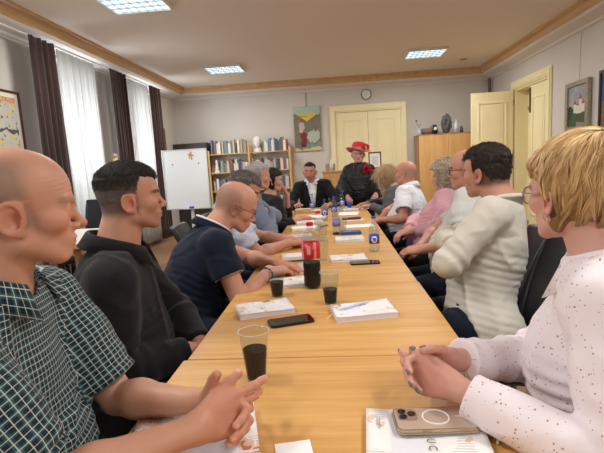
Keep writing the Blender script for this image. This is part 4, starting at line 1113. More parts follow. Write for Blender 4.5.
mb = MB(); mb.lathe([(0, 0), (.11, 0), (.125, .06), (.128, .11), (.115, .11), (.11, .02), (0, .02)], 28); mb.build('body', M_wick, bk, smooth=True); mb = MB(); mb.tube([(.12*math.cos(t), .12*math.sin(t), .112) for t in np.linspace(0, 2*PI, 29)], .009, 6); mb.build('rim', M_wick, bk, smooth=True)
jt = empty('black_jug', (2.10, 9.40, zt_), 0, 'black jug with a white disc in front of the basket', 'jug'); mb = MB(); mb.lathe([(0, 0), (.045, 0), (.06, .05), (.055, .11), (.035, .15), (.04, .18), (.03, .18), (.028, .15), (0, .14)], 20); mb.build('body', mat('black_glaze', (24, 24, 28), .25), jt, smooth=True)
MB().tube([(-.035, 0, .16), (-.085, 0, .15), (-.09, 0, .09), (-.055, 0, .06)], .008, 8).build('handle', mat('black_glaze', (24, 24, 28), .25), jt, smooth=True); mb = MB(); mb.lathe([(0, 0), (.032, 0), (.03, .006), (0, .008)], 20); o = mb.build('disc', M_ston, jt, (0, -.056, .10), (PI/2, 0, 0), True)
for k, (xx, hh) in enumerate(((2.18, .07), (2.24, .09))):
    mb = MB(); mb.lathe([(0, 0), (.028, .0), (.03, .02), (.02, hh*.7), (.0, hh)], 14); tag(mb.build('small_ornament', mat('green_glass', (120, 140, 138), .3), None, (xx, 9.42, zt_), smooth=True), ('small round green ornament beside the jug' if k == 0 else 'pointed pale ornament left of the stone sculpture'), 'ornament')
def rock(P):
    q = P-A3(2.345, 9.47, zt_+.19); d_ = el(q, A3(0, 0, 0), (.105, .08, .185)); d_ = d_-.02*noise3(q*A3(1, 1, .6), 42, 7)-.008*noise3(q, 110, 8); d_ = smax(d_, -el(q, A3(-.01, -.09, .03), (.035, .05, .07)), .02); return smax(d_, -(q[:, 2]+.188), .004)
V, Q = nets(rock, axes_for(A3(2.2, 9.35, zt_-.01), A3(2.5, 9.6, zt_+.42), .007)); org = A3(2.345, 9.47, zt_)
tag(link('stone_sculpture', np_mesh('stone_sculpture', V-org, Q), mat('dark_stone', (92, 92, 92), .8, var=.45, vscale=25), None, tuple(float(v) for v in org)), 'rough dark grey stone sculpture on the cabinet top', 'sculpture')
mb = MB(); mb.lathe([(0, 0), (.048, 0), (.046, .17), (.03, .19), (.012, .23), (.014, .26), (0, .265)], 20); tag(mb.build('white_bottle', mat('white_glaze', (206, 212, 220), .3), None, (2.53, 9.44, zt_), smooth=True), 'tall pale bottle right of the stone sculpture', 'bottle')
mb = MB(); mb.lathe([(0, 0), (.03, 0), (.035, .05), (.02, .12), (0, .13)], 14); tag(mb.build('dark_vase', mat('dark_glaze', (70, 72, 74), .4), None, (2.64, 9.46, zt_), smooth=True), 'small dark vase at the right of the tall pale bottle', 'vase')
# low sideboard behind the standing woman
sb = empty('sideboard', (.50, 8.45, 0), 0, 'light wooden sideboard behind the standing woman', 'sideboard')
MB().box(-.66, .66, -.2, .2, .05, 1.12).box(-.68, .68, -.22, .2, 1.12, 1.15, .004).box(-.64, .64, -.17, .18, 0, .05).build('body', M_pineh, sb)
for a, b in ((-.65, -.225), (-.215, .215), (.225, .65)): dd = MB().box(a, b, -.218, -.201, .08, 1.10, .002).build('door', M_bch, sb); MB().tube([((a+b)/2, -.218, .9), ((a+b)/2, -.235, .9)], .01, 8).build('knob', M_alu, dd)
cf = empty('framed_certificate', (.80, 8.40, 1.151), 0, 'framed certificate standing on the sideboard beside the red hat', 'framed certificate')
Tc = Matrix.Rotation(math.radians(-8), 4, 'X'); fr = MB(); 
for a in ((-.115, .115, -.012, .01, 0, .02), (-.115, .115, -.012, .01, .28, .30), (-.115, -.095, -.012, .01, .02, .28), (.095, .115, -.012, .01, .02, .28)): fr.box(*a, bev=.002, M=Tc)
fr.build('frame', mat('black_frame', (36, 32, 30), .4), cf); MB().box(-.095, .095, -.004, .004, .02, .28, M=Tc).build('sheet', mat('certificate_paper', (226, 224, 216), .7), cf)
mb = MB(); [mb.box(-.06+.01*(k % 2), .06-.012*(k % 3), -.0055, -.004, .06+k*.022, .066+k*.022, M=Tc) for k in range(8)]; mb.build('print', mat('grey_ink', (130, 128, 126), .8), cf)
mb = MB(); mb.box(-.09, .09, -.05, .05, 0, .13, .004); tag(mb.build('cardboard_box', mat('cardboard', (178, 150, 116), .8), None, (-.02, 8.40, 1.151)), 'small cardboard box on the left end of the sideboard', 'box')
mb = MB(); mb.lathe([(0, 0), (.03, 0), (.032, .12), (.012, .16), (.013, .2), (0, .2)], 16); tag(mb.build('pale_bottle', mat('pale_plastic', (208, 214, 216), .3), None, (.0, 8.25+.05-.02, 1.151), smooth=True), 'small pale bottle beside the cardboard box on the sideboard', 'bottle')

# ------------------------------------------------------------------ pictures and clock
def art(name, fn):
    m = mat(name, (150, 150, 150), .6); nt = m.node_tree; N = nt.nodes; L = nt.links; tc = N.new('ShaderNodeTexCoord'); sp = N.new('ShaderNodeSeparateXYZ'); L.new(tc.outputs['Generated'], sp.inputs[0])
    fn(N, L, sp.outputs[0], sp.outputs[1], sp.outputs[2], N['Principled BSDF'], tc.outputs['Generated']); return m
def nz(N, L, vec, sc_, det=4, stretch=None):
    if stretch: mp = N.new('ShaderNodeMapping'); mp.inputs['Scale'].default_value = stretch; L.new(vec, mp.inputs[0]); vec = mp.outputs[0]
    n = N.new('ShaderNodeTexNoise'); n.inputs['Scale'].default_value = sc_; n.inputs['Detail'].default_value = det; L.new(vec, n.inputs['Vector']); return n.outputs['Fac']
def band_mix(N, L, base, fac_bool, col): return mixc(N, L, fac_bool, base, lin(col))
def rectm(N, L, u, v, u0, u1, v0, v1):
    a = math_(N, L, 'MULTIPLY', math_(N, L, 'GREATER_THAN', u, u0), math_(N, L, 'LESS_THAN', u, u1)); b = math_(N, L, 'MULTIPLY', math_(N, L, 'GREATER_THAN', v, v0), math_(N, L, 'LESS_THAN', v, v1)); return math_(N, L, 'MULTIPLY', a, b)
def trim_(N, L, u, v, cu, v0, w, h):   # triangle
    t = math_(N, L, 'DIVIDE', math_(N, L, 'SUBTRACT', v, v0), h); r = math_(N, L, 'LESS_THAN', math_(N, L, 'ABSOLUTE', math_(N, L, 'SUBTRACT', u, cu)), math_(N, L, 'MULTIPLY', math_(N, L, 'SUBTRACT', 1.0, t), w)); return math_(N, L, 'MULTIPLY', r, math_(N, L, 'GREATER_THAN', v, v0))
def ell(N, L, u, v, cu, cv, a, b):
    x = math_(N, L, 'DIVIDE', math_(N, L, 'SUBTRACT', u, cu), a); y_ = math_(N, L, 'DIVIDE', math_(N, L, 'SUBTRACT', v, cv), b)
    return math_(N, L, 'LESS_THAN', math_(N, L, 'ADD', math_(N, L, 'MULTIPLY', x, x), math_(N, L, 'MULTIPLY', y_, y_)), 1.0)
def shepherd(N, L, x, y, z, B, vec):      # figure in a valley
    n = nz(N, L, vec, 6); w = math_(N, L, 'MULTIPLY_ADD', n, .30, -.15); zz = math_(N, L, 'ADD', z, w); xx = math_(N, L, 'ADD', x, w)
    c = mixc(N, L, nz(N, L, vec, 9), lin((96, 96, 78)), lin((142, 132, 112)))
    c = band_mix(N, L, c, math_(N, L, 'GREATER_THAN', zz, .84), (166, 190, 176)); c = band_mix(N, L, c, math_(N, L, 'MULTIPLY', math_(N, L, 'LESS_THAN', math_(N, L, 'ABSOLUTE', math_(N, L, 'SUBTRACT', x, .5)), math_(N, L, 'MULTIPLY', math_(N, L, 'SUBTRACT', z, .66), 2.4)), math_(N, L, 'LESS_THAN', zz, .84)), (216, 190, 76))
    c = band_mix(N, L, c, ell(N, L, xx, zz, .72, .33, .24, .14), (176, 190, 176)); c = band_mix(N, L, c, math_(N, L, 'LESS_THAN', zz, .07), (206, 190, 140)); c = band_mix(N, L, c, rectm(N, L, xx, zz, .45, 1, .10, .16), (120, 150, 150))
    c = band_mix(N, L, c, rectm(N, L, x, z, .24, .42, .10, .20), (60, 44, 40)); c = band_mix(N, L, c, ell(N, L, xx, z, .34, .30, .13, .16), (126, 44, 52)); c = band_mix(N, L, c, ell(N, L, xx, z, .30, .54, .10, .13), (196, 176, 168)); c = band_mix(N, L, c, ell(N, L, x, z, .32, .68, .05, .045), (140, 90, 70)); c = band_mix(N, L, c, rectm(N, L, x, z, .24, .50, .765, .775), (80, 60, 40)); L.new(c, B.inputs['Base Color'])
def castle(N, L, x, y, z, B, vec):
    u = math_(N, L, 'SUBTRACT', 1.0, y); n = nz(N, L, vec, 5); w = math_(N, L, 'MULTIPLY_ADD', n, .12, -.06); zz = math_(N, L, 'ADD', z, w)
    c = mixc(N, L, nz(N, L, vec, 3), lin((104, 114, 124)), lin((186, 188, 188)))
    c = band_mix(N, L, c, math_(N, L, 'LESS_THAN', zz, .46), (64, 84, 56)); 
    for (a, b, v0, v1) in ((.30, .44, .34, .55), (.44, .60, .32, .52), (.60, .74, .32, .66), (.74, .90, .34, .54)): c = band_mix(N, L, c, rectm(N, L, u, z, a, b, v0, v1), (214, 208, 198))
    for cu, v0, ww, h in ((.37, .55, .10, .12), (.67, .66, .09, .15), (.82, .54, .10, .09), (.52, .52, .09, .06)): c = band_mix(N, L, c, trim_(N, L, u, z, cu, v0, ww, h), (170, 74, 52))
    c = band_mix(N, L, c, ell(N, L, math_(N, L, 'ADD', u, w), z, .10, .36, .17, .17), (44, 58, 44)); c = band_mix(N, L, c, rectm(N, L, u, zz, .45, .9, .0, .10), (140, 136, 110)); L.new(c, B.inputs['Base Color'])
def bluep(N, L, x, y, z, B, vec):
    c = mixc(N, L, nz(N, L, vec, 4), lin((30, 50, 96)), lin((60, 96, 150))); w = math_(N, L, 'MULTIPLY_ADD', nz(N, L, vec, 7), .2, -.1); c2 = mixc(N, L, nz(N, L, vec, 12), lin((70, 50, 44)), lin((150, 116, 74)))
    L.new(mixc(N, L, math_(N, L, 'LESS_THAN', math_(N, L, 'ADD', z, w), .5), c, c2), B.inputs['Base Color'])
def branch(N, L, x, y, z, B, vec):
    w = math_(N, L, 'MULTIPLY_ADD', nz(N, L, vec, 5), .3, -.15); yy = math_(N, L, 'ADD', y, w); c = mixc(N, L, nz(N, L, vec, 6), lin((200, 196, 184)), lin((176, 172, 160)))
    c = band_mix(N, L, c, math_(N, L, 'GREATER_THAN', math_(N, L, 'ADD', z, w), .88), (206, 140, 112)); c = band_mix(N, L, c, math_(N, L, 'GREATER_THAN', nz(N, L, vec, 7, 2, (1, 1, 1.7)), .60), (206, 186, 96))
    c = band_mix(N, L, c, math_(N, L, 'LESS_THAN', math_(N, L, 'ABSOLUTE', math_(N, L, 'SUBTRACT', yy, math_(N, L, 'MULTIPLY_ADD', z, .25, .35))), .03), (70, 64, 62)); c = band_mix(N, L, c, math_(N, L, 'LESS_THAN', math_(N, L, 'ABSOLUTE', math_(N, L, 'SUBTRACT', math_(N, L, 'ADD', z, w), .36)), .03), (78, 78, 82)); c = band_mix(N, L, c, math_(N, L, 'GREATER_THAN', nz(N, L, vec, 14, 2), .64), (96, 92, 90)); L.new(c, B.inputs['Base Color'])
def icon(N, L, x, y, z, B, vec):
    c = mixc(N, L, nz(N, L, vec, 6), lin((120, 104, 88)), lin((160, 150, 134))); L.new(c, B.inputs['Base Color'])
# unframed canvas on the far wall
pa = empty('painting', (-.49, YF-.02, 2.06), 0, 'unframed canvas of a figure in red in a valley, hung beside the far door', 'painting')
MB().box(-.29, .29, -.025, .012, -.475, .475, .003).build('canvas', art('valley_canvas', shepherd), pa); MB().tube([(0, .008, .47), (0, .008, .76)], .006, 6).build('hanging_cord', mat('grey_cord', (120, 116, 110), .7), pa)
def wallpic(x, y, z, w, h, side, m, fm, lb, mount=None, fw=.05, dp=.035, tilt=0):
    e = empty('framed_picture', (x, y, z), 0, lb, 'picture'); s = side; a, b = (0, s*dp) if s > 0 else (s*dp, 0)
    if tilt: e.rotation_euler = (0, tilt, 0)
    MB().box(a, b, -w/2, w/2, h/2-fw, h/2, .004).box(a, b, -w/2, w/2, -h/2, -h/2+fw, .004).box(a, b, -w/2, -w/2+fw, -h/2+fw, h/2-fw, .004).box(a, b, w/2-fw, w/2, -h/2+fw, h/2-fw, .004).build('frame', fm, e)
    q = sorted((s*.004, s*dp*.45)); q2 = sorted((s*.004, s*dp*.55))
    if mount: mw = fw+mount; MB().box(*q, -w/2+fw, w/2-fw, -h/2+fw, h/2-fw).build('mount', mat('ivory_mount', (226, 222, 208), .8), e)
    else: mw = fw
    MB().box(*q2, -w/2+mw, w/2-mw, -h/2+mw, h/2-mw).build('picture', m, e); return e
M_ff = mat('silver_gilt_frame', (150, 142, 124), .45, .3, var=.2, vscale=30); M_rf = mat('red_brown_frame', (96, 44, 38), .4)
cpic = wallpic(XR-.012, 6.50, 1.865, .58, .66, -1, art('castle_painting', castle), M_ff, 'painting of a castle with red roofs in a pale gilt frame on the right wall', .0, .06, .05)
wallpic(XR-.012, 5.68, 1.865, .62, .72, -1, art('night_street_painting', bluep), mat('dark_blue_frame', (44, 44, 52), .4), 'dark blue painting in a dark frame at the right edge of the photo', 0, .035, .04)
MB().tube([(-.008, 0, .32), (.004, 0, .96)], .002, 5).build('hanging_cord', mat('grey_cord', (120, 116, 110), .7), cpic)
wallpic(XL+.012, 4.50, 1.90, .74, .70, 1, art('branch_drawing', branch), M_rf, 'drawing of a blossoming branch in a red-brown frame on the left wall', .05, .022, .03)
wallpic(XL+.012, 8.98, 1.88, .34, .60, 1, art('old_icon', icon), wood('oak_frame', (150, 112, 76), (120, 86, 56), 'Z'), 'narrow brown framed picture in the far left corner past the curtains', 0, .05, .04)
ck = empty('wall_clock', (.80, YF-.002, 2.70), 0, 'round white wall clock with a grey rim above the far door', 'clock')
mb = MB(); mb.lathe([(.0, 0), (.108, 0), (.112, .02), (.106, .034), (.094, .034), (.092, .02), (0, .02)], 40); mb.build('case', mat('grey_plastic', (120, 122, 126), .4), ck, None, (PI/2, 0, 0), True)
mb = MB(); mb.lathe([(0, .02), (.092, .02), (.092, .0225), (0, .0225)], 40); mb.build('dial', mat('dial_white', (226, 226, 222), .5), ck, None, (PI/2, 0, 0))
mb = MB(); [mb.box(-.0025, .0025, -.024, -.0225, .072, .085, M=Matrix.Rotation(k*PI/6, 4, 'Y')) for k in range(12)]; mb.build('hour_mark', M_dk, ck)
for nm, ang_, ln in (('hour_hand', 205, .05), ('minute_hand', 20, .075)): MB().box(-.003, .003, -.027, -.0245, -.01, ln, M=Matrix.Rotation(math.radians(ang_), 4, 'Y')).build(nm, M_dk, ck)
# ------------------------------------------------------------------ the people
M_black = cloth('black_cotton', (24, 24, 27), .8); M_navy = cloth('navy_pique', (22, 30, 48), .9)
M_blackt = cloth('black_trousers', (20, 20, 23), .85); M_navyt = cloth('navy_trousers', (22, 27, 44), .85)
M_white = cloth('white_cotton', (226, 230, 236), .85); M_cream = cloth('cream_knit', (206, 202, 190), .9, var=.03)
M_grey = cloth('grey_wool', (84, 84, 88), .9); M_blue = cloth('blue_grey_cotton', (122, 134, 156), .85)
M_pale = cloth('pale_linen', (204, 207, 202), .9); M_pink = cloth('pink_cotton', (214, 164, 178), .85); M_lblue = cloth('pale_blue_cotton', (196, 206, 222), .85)
M_suit = cloth('black_suit', (20, 21, 26), .75); M_shoe = mat('black_leather', (24, 22, 22), .4)
M_lens = thin_clear('lens', (240, 244, 246), .05, .0, edge=.2); HB = vcmat('hair_base', .6, bump=.5, bscale=260)
HV = vcmat('hair_strand', .42, spec=.35)
def hm(name, rgb, var=.3, rough=.6): return mat(name, rgb, rough, var=var, vscale=120, bump=.6, bscale=300, spec=.3, stretch=(1, 1, .4))
PEOPLE = {}
def who(k): return (not ONLY) or k in ONLY
def common(p, trousers=M_blackt, i=.016):
    p.garment('trousers', trousers, ('leg', 'pel'), i=i, h=.012, fold=.004, neckr=None)
    shoes(p, M_shoe)

if who('L1'):
    c = clasp((-.158, .822, .818), (.97, .20, 0), ang=30, zup=.30, gap=.013,
              curlR=[(8, 14, 6), (22, 22, 8), (34, 30, 12), (46, 36, 16)], curlL=[(34, 52, 22), (42, 54, 22), (48, 54, 22), (52, 52, 24)],
              tR=((.62, .78, -.05), (.42, .9, .1), (.35, .93, .05)), tL=((.85, .5, -.1), (.85, .5, -.05), (.75, .6, -.1)))
    def stubL1(x, y, z):
        m = (1-sstep(y, -.02+0*z, .03))*sstep(z, -.05, -.01)
        side = (1-sstep(y-(.018-.25*(z-.02)), -.012, .016))*sstep(z, -.04, -.0)*(1-sstep(z, .085, .125))
        return np.maximum(m*(1-sstep(z, .09, .13)), side)*(1-.9*(np.abs(x) > .074)*(z < .035)*(y > -.03))
    p = Person(label='bald man in a green and white plaid shirt, hands clasped, nearest on the left',
               head=(-.555, .815, 1.222), hrot=(-54, -4, 0), pel=(-.68, .76, .56), nb=(-.615, .78, 1.088), yaw=-86, tyaw=-72, shL=(-.610, .935, 1.02), shR=(-.575, .61, 1.03),
               elL=(-.43, .93, .78), elR=(-.47, .60, .76), girth=1.12, belly=.03, arm=.96, neck=1.1, hscale=.97, sw=.172, sdrop=.05, slv_i=.016,
               res=.0028, bh=.0065, facer=.0026, handr=.0019, sleeve=.84, skin=(205, 148, 118), clasp=True, brow=(120, 90, 72), browamt=.45, face=dict(nose=1.15, open=.0012, wrinkle=True, jaw=1.03),
               stub=((112, 104, 96), .62, stubL1), red=(200, 112, 88), gaze=(0, 1, -.45), hem=-.1, **c)
    p.build(); m = creases(uvpat('plaid_cotton', plaid), .35)
    p.garment('shirt', m, ('torso', 'short'), i=.016, h=.0055, fold=.007, cuff=.013, neckr=.012)
    p.collar(m, r=.075, drop=.05, tip=.03, open_=.55, lift=-.008)
    common(p, M_blackt); PEOPLE['L1'] = p
if who('R1'):
    c = clasp((.212, .948, .832), (-.97, .22, 0), ang=28, zup=.25, gap=.012, size=1.0, bk=.084,
              curlR=[(22, 46, 18), (30, 48, 18), (36, 50, 20), (42, 50, 20)], curlL=[(10, 26, 12), (18, 32, 12), (26, 36, 14), (34, 38, 16)],
              tL=((.5, .85, .1), (.25, .95, .15), (.2, .95, 0)))
    p = Person(label='blonde woman with pink glasses and a gold-flecked white blouse, nearest on the right',
               head=(.580, 1.045, 1.180), hrot=(20, -3, 0), pel=(.70, .93, .56), nb=(.622, .99, 1.040), yaw=86, tyaw=60, fem=True, girth=1.08, belly=.04, arm=1.0, fol=.285, bust=1.12, slv_i=.009,
               elL=(.54, .72, .78), elR=(.60, 1.2, .70), sw=.160, hscale=.96, neck=1.12, res=.0035, bh=.007, facer=.003, handr=.0019, clasp=True, nails=True, skin=(214, 160, 138), red=(206, 120, 104),
               cuffback=.03, cuffw=.009, necktop=.038, hem=-.12, **c)
    p.build(); m = creases(uvpat('gold_flecked_blouse', dots, rough=.8), .7, 7)
    p.garment('blouse', m, ('torso', 'long'), i=.02, h=.006, fold=.010, neckr=.012, frq=.9)
    def vlap(sgn):
        mb = MB()
    for q in 'RL':
        for (tp, dr, nn, r) in p.tips[q]:
            mb = MB(); dr = nrm(dr); nn = nrm(nn-(nn@dr)*dr); ss = np.cross(dr, nn)
            o = tp-dr*.002+nn*r*1.12-p.org
            g = [[mb.bm.verts.new(Vector([float(v) for v in (o+dr*(a*.0068)+ss*(b*.0058*(1-.25*a*a))-nn*(.0022*b*b)-nn*.0012*(a*a)+nn*cq)])) for b in (-1, -.5, 0, .5, 1)] for a in (-1, -.5, 0, .6, 1.15) for cq in (0.0004,)]
            for i in range(4):
                for j in range(4): mb.bm.faces.new((g[i][j], g[i+1][j], g[i+1][j+1], g[i][j+1]))
            ob = mb.build('fingernail', mat('grey_nail_varnish', (112, 112, 132), .2, coat=.5), p.o, smooth=True)
            sm = ob.modifiers.new('thick', 'SOLIDIFY'); sm.thickness = .0009; sm.offset = 0
    mb = MB()      # ring on the left hand
    f = [x for x in p.hand['L'] if x[0] == 'f2'][0]; a, b = f[1], f[2]; mid = a*.35+b*.65; ax = nrm(b-a); e1 = nrm(np.cross(ax, A3(0, .3, 1))); e2 = np.cross(ax, e1)
    mb.tube([Vector([float(v) for v in (mid+(e1*math.cos(t)+e2*math.sin(t))*.0092-p.org)]) for t in np.linspace(0, 2*PI, 21)], .0011, 6)
    mb.build('ring', mat('silver', (214, 210, 200), .2, 1), p.o, smooth=True)
    # layered short hair
    def thick(x, y, z):
        ax = np.abs(x)
        m = np.maximum(sstep(z-(.055+np.maximum(0, y-.02)*.35), -.006, .012), (1-sstep(y-(.012+.1*z), -.016, .006))*sstep(z, -.115, -.085))
        m = m*(1-(1-sstep(np.sqrt(((y-.0)/.017)**2+((z+.016)/.024)**2), .8, 1.1))*(ax > .045))
        t = .007+.002*sstep(z, .02, .11)+.017*(1-sstep(y, -.06, .02))*sstep(z, -.06, .03)
        return m*(t+.005)-.005
    hb = vcmat('hair_base', .55)
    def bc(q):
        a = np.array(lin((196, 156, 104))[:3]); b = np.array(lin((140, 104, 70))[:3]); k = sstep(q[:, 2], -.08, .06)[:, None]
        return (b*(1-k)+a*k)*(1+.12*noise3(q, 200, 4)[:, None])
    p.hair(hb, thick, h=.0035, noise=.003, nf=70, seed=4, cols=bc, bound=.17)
    crown = nrm(A3(.03, -.50, .86)); e1 = nrm(np.cross(crown, A3(0, 1, .2))); e2 = np.cross(crown, e1); rl = np.random.RandomState(21)
    K = 420; LK = [(rl.rand()*2*PI, .03+1.35*rl.rand()**.9, .45+.6*rl.rand(), .55*(rl.rand()-.5)+.30, rl.rand(), rl.rand(), .001+.005*rl.rand()) for _ in range(K)]; cur = [0]
    def path(rng):
        li = rng.randint(K); cur[0] = li; ph, th0, ln, sw, q1, q2, lift = LK[li]
        w_ = .010+.055/(1+6*th0); ph = ph+rng.normal()*w_/max(.25, math.sin(min(th0+.3, 2.2)))*.9; th0 = th0+abs(rng.normal())*.03
        t = np.linspace(0, 1, 14); th = th0+(min(th0+ln*(.85+.3*rng.rand()), 2.5)-th0)*t; pp = ph+sw*(th-th0)+.07*np.sin(th*4+q2*6)
        d = np.cos(th)[:, None]*crown+np.sin(th)[:, None]*(np.cos(pp)[:, None]*e1+np.sin(pp)[:, None]*e2); d = d.astype(F32)
        c0, r = hair_radius(p, d)
        pts = c0+d*(r+.0005+(lift*np.sin(t*PI*.75)+.003*rng.rand()+.004*t**2))[:, None]
        ok = (thick(pts[:, 0]*.9, pts[:, 1]*.9, pts[:, 2]*.95) > 0)
        if not ok[:3].all(): return None
        k = 14 if ok.all() else min(14, int(np.argmin(ok))+2)
        return pts[:k] if k > 4 else None
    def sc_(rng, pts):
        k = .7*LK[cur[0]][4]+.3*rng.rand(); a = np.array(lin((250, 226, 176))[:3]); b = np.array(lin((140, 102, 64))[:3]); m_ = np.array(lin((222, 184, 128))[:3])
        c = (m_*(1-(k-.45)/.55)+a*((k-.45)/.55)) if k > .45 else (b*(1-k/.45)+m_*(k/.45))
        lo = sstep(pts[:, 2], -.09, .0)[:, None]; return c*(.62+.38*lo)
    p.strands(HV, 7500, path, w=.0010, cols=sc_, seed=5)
    p.glasses(mat('pink_frame', (170, 112, 128), .25, coat=.5), M_lens, w=.036, hh=.021, r=.0019)
    for q in (-1, 1):      # hoop earrings
        mb = MB(); c0 = A3(.0825*q, -.004, -.036)
        mb.tube([Vector([float(v) for v in (p.H+p.HR@((c0+A3(.002*math.cos(t)*0+.0035*math.sin(t)*q, .0095*math.cos(t), .0095*math.sin(t)))*p.hs)-p.org)]) for t in np.linspace(0, 2*PI, 21)], .0015, 6)
        mb.build('earring', mat('silver', (214, 210, 200), .2, 1), p.o, smooth=True)
    # wide soft collar
    p.collar(m, r=.082, hgt=.020, drop=.06, tip=.05, open_=.75, lift=.004, flare=.056)
    common(p, M_blackt); PEOPLE['R1'] = p
if who('L2'):
    p = Person(label='dark-haired man in a long-sleeved black shirt sitting beside the plaid-shirted man',
               head=(-.64, 1.475, 1.197), hrot=(-62, 1, 0), pel=(-.76, 1.42, .56), nb=(-.692, 1.44, 1.035), sdrop=.07, yaw=-84, tyaw=-72, girth=1.12, belly=.03, neck=1.15, sw=.18, hfold=.0028,
               wrR=(-.47, 1.42, .69), wrL=(-.46, 1.52, .67), elR=(-.70, 1.15, .7), elL=(-.6, 1.75, .7), handR=dict(u=(.8, .6, -.2), n=(.3, -.2, 1)), handL=dict(u=(.7, -.6, -.1), n=(.2, .2, 1)),
               res=.0036, bh=.008, facer=.0032, skin=(196, 138, 110), brow=(40, 32, 28), hscale=.965, face=dict(nose=1.1, jaw=1.05, open=.0058), beard=((120, 92, 80), .35), arm=1.1, gaze=(0, 1, 0),
               stub=((70, 66, 65), .82, lambda x, y, z: (1-sstep(y-(.022-.1*z), -.014, .008))*sstep(z, -.055, -.02)*(1-.95*(np.abs(x) > .073)*(z < .033))), hem=-.1)
    p.build()
    p.garment('shirt', M_black, ('torso', 'long'), i=.018, h=.0065, fold=.010, neckr=.010)
    p.collar(M_black, r=.075, drop=.046, tip=.03, open_=.4)
    f, g = hcols((40, 34, 32), (92, 84, 78)); p.hair(HB, short_hair(.074, .011, -.03, .03, ts=.05), h=.0035, noise=.0012, nf=200, bound=.15, cols=f); p.fuzz(HV, 5000, .011, g, comb=lambda P: np.stack((0*P[:, 0], np.where(P[:, 2] > .09, .5, -.4), np.where(P[:, 2] > .09, .2, -.8)), -1), up=.5, w=.0007)
    common(p); PEOPLE['L2'] = p
if who('L3'):
    p = Person(label='balding man with glasses in a navy polo shirt bending over a booklet',
               head=(-.452, 2.2, 1.09), hrot=(-72, -27, 0), pel=(-.72, 2.0, .56), nb=(-.562, 2.13, .985), yaw=-80, tyaw=-66, girth=1.15, belly=.04, neck=1.1,
               elR=(-.44, 1.9, .79), wrR=(-.285, 2.10, .795), elL=(-.40, 2.40, .79), wrL=(-.27, 2.25, .792), sleeve=.54,
               handR=dict(u=(.8, .6, -.08), n=(-.2, -.2, 1), curl=[(30, 40, 20)]*4), handL=dict(u=(.9, -.2, -.05), n=(0, 0, 1)),
               skin=(206, 146, 118), res=.0042, facer=.0042, handr=.0035, bh=.009, face=dict(open=.002), brow=(90, 70, 58), browamt=.5, gaze=(0, .8, -.5),
               stub=((120, 98, 84), .55, lambda x, y, z: (1-sstep(y-(.018-.3*(z-.02)), -.02, .016))*sstep(z, -.05, -.01)*(1-sstep(z, .07, .115))), hem=-.1)
    p.build(); p.garment('polo_shirt', M_navy, ('torso', 'short'), i=.016, h=.0065, fold=.007, cuff=.014, neckr=.012)
    p.collar(M_navy, r=.073, drop=.040, tip=.02, open_=.4)
    p.collar(M_white, r=.0755, hgt=.038, drop=.006, tip=.0, open_=.42, flare=.006, name='collar_trim', label='white stripe along the collar')
    for q in 'RL':
        mb = MB(); ax = nrm(p.el[q]-p.sh[q]); Lu = float(np.linalg.norm(p.el[q]-p.sh[q])); c0 = p.sh[q]+ax*(Lu*.54-.003)-p.org; e1 = nrm(np.cross(ax, A3(0, 0, 1))); e2 = np.cross(ax, e1); rr = .0415+.024
        mb.tube([Vector([float(v) for v in (c0+(e1*math.cos(t)+e2*math.sin(t))*rr)]) for t in np.linspace(0, 2*PI, 33)], .0035, 6)
        mb.build('cuff_trim', M_white, p.o, smooth=True)
    p.glasses(mat('dark_frame', (40, 36, 34), .3), M_lens, half=True)
    mb = MB(); wv = nrm(p.wr['R']-p.el['R']); c0 = p.wr['R']-wv*.02-p.org; e1 = nrm(np.cross(wv, A3(0, 0, 1))); e2 = np.cross(wv, e1)
    mb.tube([Vector([float(v) for v in (c0+(e1*math.cos(t)+e2*math.sin(t))*.0295)]) for t in np.linspace(0, 2*PI, 25)], .006, 6)
    mb.build('wristwatch', mat('black_rubber', (22, 22, 24), .5), p.o, smooth=True)
    common(p, M_navyt); PEOPLE['L3'] = p
if who('L4'):
    p = Person(label='man with short dark greying hair in a pale blue shirt behind the navy polo man', head=(-.545, 2.88, 1.13), hrot=(-85, -22, 0), pel=(-.76, 2.72, .56), nb=(-.645, 2.84, 1.01), yaw=-85, tyaw=-75, girth=1.1,
               elR=(-.44, 2.70, .79), wrR=(-.27, 2.86, .795), elL=(-.42, 3.1, .79), wrL=(-.27, 3.0, .795), handR=dict(u=(.85, .5, -.05), n=(-.1, 0, 1)), handL=dict(u=(.9, -.3, -.05), n=(0, 0, 1)),
               skin=(200, 142, 114), stub=((96, 90, 86), .7, lambda x, y, z: (1-sstep(y-(.02-.1*z), -.014, .008))*sstep(z, -.055, -.02)), facer=.0045, bh=.009, sleeve=.75, hem=-.1, brow=(60, 50, 44))
    p.build(); p.garment('shirt', M_lblue, ('torso', 'short'), i=.017, fold=.008); p.collar(M_lblue)
    f, g = hcols((100, 94, 92), (132, 126, 120)); p.hair(HB, short_hair(.070, .012, -.02, .02, ts=.12), h=.0045, noise=.002, nf=150, cols=f); p.fuzz(HV, 1800, .016, g, comb=(0, .5, .1), up=.4, w=.0013)
    common(p, M_navyt); PEOPLE['L4'] = p
